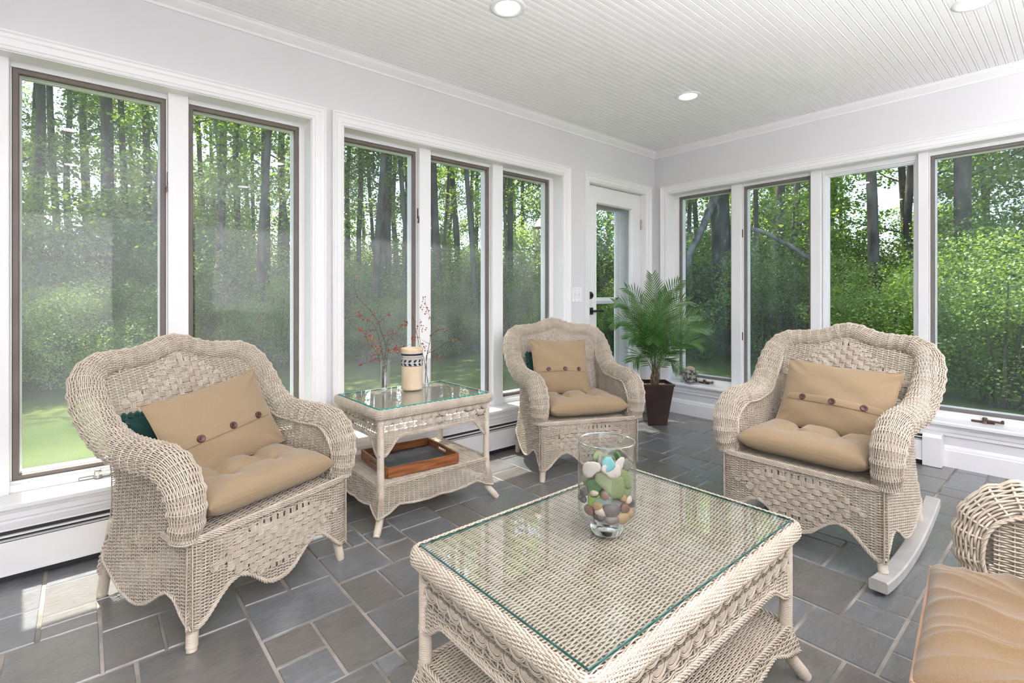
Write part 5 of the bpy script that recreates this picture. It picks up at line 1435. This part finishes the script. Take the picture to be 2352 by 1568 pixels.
def tree(kind, x, y, rz, s):
    v_ = Vector((x, y, 0)); px_ = 1176+1147*v_.dot(Rw)/max(.1, v_.dot(Fw))
    if abs(px_-1650) < 95 and v_.length < 13.6: return None
    w_ = seen_from(x, y)
    t = thing('tree', LABT[kind] + w_, 'tree', (x, y, GZ), rz, ['mid green trees', 'dark slender trees', 'bright edge trees', 'tall trunked trees', 'added shade trees', 'young trees'][kind] + w_)
    t.scale = (s, s, s)
    for nm, me in zip(('trunk', 'foliage'), protoT[kind]):
        o = bpy.data.objects.new(nm, me); C.objects.link(o); o.parent = t
    return t
placed = []
def polar(az, d): return d*math.cos(R(az)), d*math.sin(R(az))
for row, (d0, d1, step) in enumerate(((12.2, 14.0, 7.6), (15, 18.0, 5.2), (19, 25, 4.4))):
    az = -6.0
    while az < 108:
        d_ = tq.uniform(d0, d1); a = az+tq.uniform(-.9, .9); x, y = polar(a, d_)
        kinds = (2, 0, 5, 3, 1) if row == 0 else (0, 1, 3, 2, 0)
        k = kinds[tq.randrange(5)]
        if row < 2 and k == 0 and tq.random() < .3: k = 3
        if az < 38: k = tq.choice((2, 5, 0, 2))
        tree(k, x, y, tq.uniform(0, 6.28), tq.uniform(.85, 1.12)*(1.0 if row < 2 else 1.12)); az += step*tq.uniform(.75, 1.3)
for (x, y, sc_) in ((2.6, 10.3, 1.28), (4.9, 10.2, 1.3), (7.0, 9.4, 1.25), (3.7, 11.6, 1.3), (6.2, 11.2, 1.3), (8.6, 8.0, 1.25)): tree(4, x, y, tq.uniform(0, 6.28), sc_)  # added lawn trees, crowns kept out of view, there to shade the grass
# shrubs of the understorey
shr = []
for sd, (m, n_, ls) in enumerate(((M_leaf[0], 15000, .042), (M_leaf[2], 15000, .042), (M_leaf[1], 14000, .044))):
    q = random.Random(50+sd); cen = [(q.uniform(-.9, .9), q.uniform(-.7, .7), q.uniform(.2, 1.7)) for _ in range(22)]
    g = G()
    for c_ in cen[::2]: g.tubes(np.array([[(c_[0]*.15, c_[1]*.15, -.1), (c_[0]*.6, c_[1]*.6, c_[2]*.6), c_]]), np.array([[.022, .014, .006]]), 5)
    shr.append((g.mesh('stems', M_bark), leaf_mesh('foliage', m, cen, [q.uniform(.35, .6) for _ in cen], n_, ls, 60+sd, flat=.7)))
LABS = ['mid green undergrowth shrub', 'bright green sunlit undergrowth shrub', 'dark green undergrowth shrub']
def shrub(k, x, y, s, label=None, group=None):
    v_ = Vector((x, y, 0)); px_ = 1176+1147*v_.dot(Rw)/max(.1, v_.dot(Fw))
    if abs(px_-1655) < 75 and v_.length < 12.8: s = min(s, .42)
    w_ = seen_from(x, y)
    t = thing('shrub', (label or LABS[k]) + w_, 'shrub', (x, y, GZ), tq.uniform(0, 6.28), (group or ['mid green', 'bright green', 'dark green'][k]+' shrubs') + w_)
    t.scale = (s*tq.uniform(.9, 1.2), s, s*tq.uniform(.85, 1.15))
    for nm, me in zip(('stems', 'foliage'), shr[k]):
        o = bpy.data.objects.new(nm, me); C.objects.link(o); o.parent = t
for (d0, d1, step, s0, s1) in ((11.0, 12.4, 5.4, .50, 1.15), (12.6, 14.5, 4.6, .7, 1.9), (15, 18, 4.4, 1.0, 2.3)):
    az = 22.0 if d0 < 12 else 16.0
    while az < 106:
        a = az+tq.uniform(-1, 1); x, y = polar(a, tq.uniform(d0, d1)); shrub(tq.choice((0, 1, 2, 0)), x, y, tq.uniform(s0, s1)); az += step*tq.uniform(.8, 1.25)
# thicket outside the right hand windows
for (x, y, k, s) in ((8.6, -.55, 0, .95), (8.9, .75, 0, .95), (9.2, 1.9, 1, .80), (10.4, -1.3, 2, 1.2), (10.4, .3, 0, 1.2), (10.8, 1.7, 1, 1.1), (11.4, 3.0, 1, 1.0), (12.4, -.2, 2, 1.5), (12.8, 1.8, 0, 1.4), (13.0, 3.6, 0, 1.2), (13.2, 5.3, 2, 1.1), (14.6, 4.4, 1, 1.4), (15.0, 2.6, 0, 1.6), (15.5, .6, 2, 1.7), (12.0, 7.4, 0, 1.0), (12.6, 8.8, 2, .95), (14.5, 7.2, 1, 1.3)):
    shrub(k, x, y, s, ['mid green bush close outside', 'bright green bush close outside', 'dark green bush close outside'][k], ['mid green', 'bright green', 'dark green'][k]+' bushes close outside')
for (x, y, k, s) in ((13.6, .3, 2, .95), (15.2, 2.6, 2, 1.0)):
    tree(k, x, y, tq.uniform(0, 6), s)
# the big mottled trunk seen through the first right hand window, a leaning limb against it, a pale arching branch
def big_trunk(label, pts, r0, r1, m, name='tree', cat='tree', ns=16):
    b = Vector(pts[0]); t = thing(name, label, cat, b)
    P, L = catmull([tuple(Vector(p)-b) for p in pts], 60); g = G(); s = np.linspace(0, 1, 60)
    rad = (r0+(r1-r0)*s)*(1+.35*np.exp(-s*22))
    P = P + np.cumsum(rng.normal(0, .006, P.shape), axis=0)*s[:, None]
    g.tubes(P, rad[None], ns); g.obj('trunk', m, t); return t
def on_az(px, d, z):
    t = (px-1176)/1147; v = Fw + Rw*t; v.normalize(); p = v*d; return (p.x, p.y, z)
big_trunk('thick grey mottled trunk close outside the first right hand window', [on_az(1668, 12.5, GZ-.1), on_az(1660, 12.5, 2), on_az(1653, 12.5, 4), on_az(1657, 12.5, 9)], .225, .18, M_bark3)
big_trunk('broken pale limb leaning against the thick mottled trunk', [on_az(1540, 11.4, .9), on_az(1590, 11.7, 2.05), on_az(1652, 12.1, 3.55)], .07, .09, M_bark2, 'dead_limb', 'dead limb', 10)
big_trunk('pale bare branch arching across the second right hand window', [on_az(1680, 11.6, 2.45), on_az(1740, 11.4, 2.42), on_az(1800, 11.2, 2.15), on_az(1880, 11.0, 1.70)], .055, .035, M_bark2, 'bent_sapling', 'sapling', 8)
big_trunk('forked dark trunk outside the fourth right hand window', [on_az(2215, 12, GZ), on_az(2212, 12, 3), on_az(2225, 12, 5), on_az(2190, 12, 9)],   .14, .09, M_bark)
big_trunk('slim dark trunk outside the wide fixed window', [on_az(2012, 11.5, GZ), on_az(2005, 11.5, 2.4), on_az(1998, 11.5, 5), on_az(2003, 11.5, 9)], .10, .06, M_bark)
# big dark trunks that read through the left windows
for px_, d_, r_ in ((245, 13.2, .125), (285, 14.5, .075), (335, 14.0, .085), (505, 13.5, .10), (545, 15, .085), (608, 13.6, .12), (85, 14.2, .10), (823, 14.5, .075), (890, 14.2, .09), (1048, 15, .10), (1020, 14.2, .05), (130, 16.0, .08), (1170, 13.6, .09), (1790, 12.6, .11), (1735, 13.5, .06), (200, 17, .08), (310, 17.5, .06), (468, 16, .07), (580, 17, .06), (640, 15.5, .07), (855, 16, .06), (925, 17, .07), (1085, 17, .07), (1200, 17, .07), (1835, 15, .06), (1600, 16, .08)):
    big_trunk('bare dark trunk rising straight at the wood edge' + seen_from(*on_az(px_, d_, 0)[:2]), [on_az(px_+4, d_, GZ-.1), on_az(px_+2, d_, 2.5), on_az(px_+tq.uniform(-12, 8), d_, 5.5), on_az(px_+tq.uniform(-50, 25), d_, 10)], r_, r_*.65, M_bark)['group'] = 'bare dark trunks' + seen_from(*on_az(px_, d_, 0)[:2])
for px_, d_, s_ in ((95, 10.4, .75), (190, 10.0, .70), (270, 10.6, .85), (330, 10.9, .7), (520, 10.8, .75), (640, 10.6, .8), (840, 11.0, .75), (905, 11.2, .7), (1040, 11.4, .7)):
    x_, y_, _z = on_az(px_, d_, 0); shrub(1, x_, y_, s_, 'low bright bush catching sun at the lawn edge', 'low bright bushes')
# woodland floor behind the lawn edge
g = G(); A_ = np.radians(np.linspace(-12, 112, 60)); rad_ = np.array([12.6, 14, 18, 26, 40, 55])
g.grid(np.array([[(r_*math.cos(a), r_*math.sin(a), GZ+.12+.02*(r_-12)) for r_ in rad_] for a in A_])); meta(g.obj('woodland_floor', M_duff), kind='structure')
# coach lantern on the outside wall by the last left hand window
ln = thing('wall_lantern', 'outdoor wall lantern showing at the edge of the last left hand window', 'lantern', (3.03, 3.14, 1.62))
g = G(); g.lathe([(0,.165),(.012,.155),(.014,.140),(.035,.125),(.075,.070),(.082,.062),(.080,.055),(0,.058)], 6); g.obj('cap', M_brass, ln, smooth=False)
g = G()
for k in range(6):
    a, b_ = PI/3*k, PI/3*(k+1); g.tubes(np.array([[(.074*math.cos(a), .074*math.sin(a), .056), (.045*math.cos(a), .045*math.sin(a), -.13)]]), .004, 5)
g.lathe([(.047,-.128),(.050,-.135),(.02,-.155),(0,-.175)], 6); g.tubes(np.array([[(0,-.16,.02),(0,-.10,.11),(0,-.02,.17)]]), .007, 6); g.lathe([(0,.01),(.045,.008),(.05,0)], 20, M=Matrix.Translation((0,-.175,.02)) @ Matrix.Rotation(R(-90),4,'X'))
g.obj('frame', M_brass, ln, smooth=False)
g = G(); g.lathe([(.070,.054),(.043,-.128)], 6); g.obj('glass', M_vglass, ln, smooth=False)
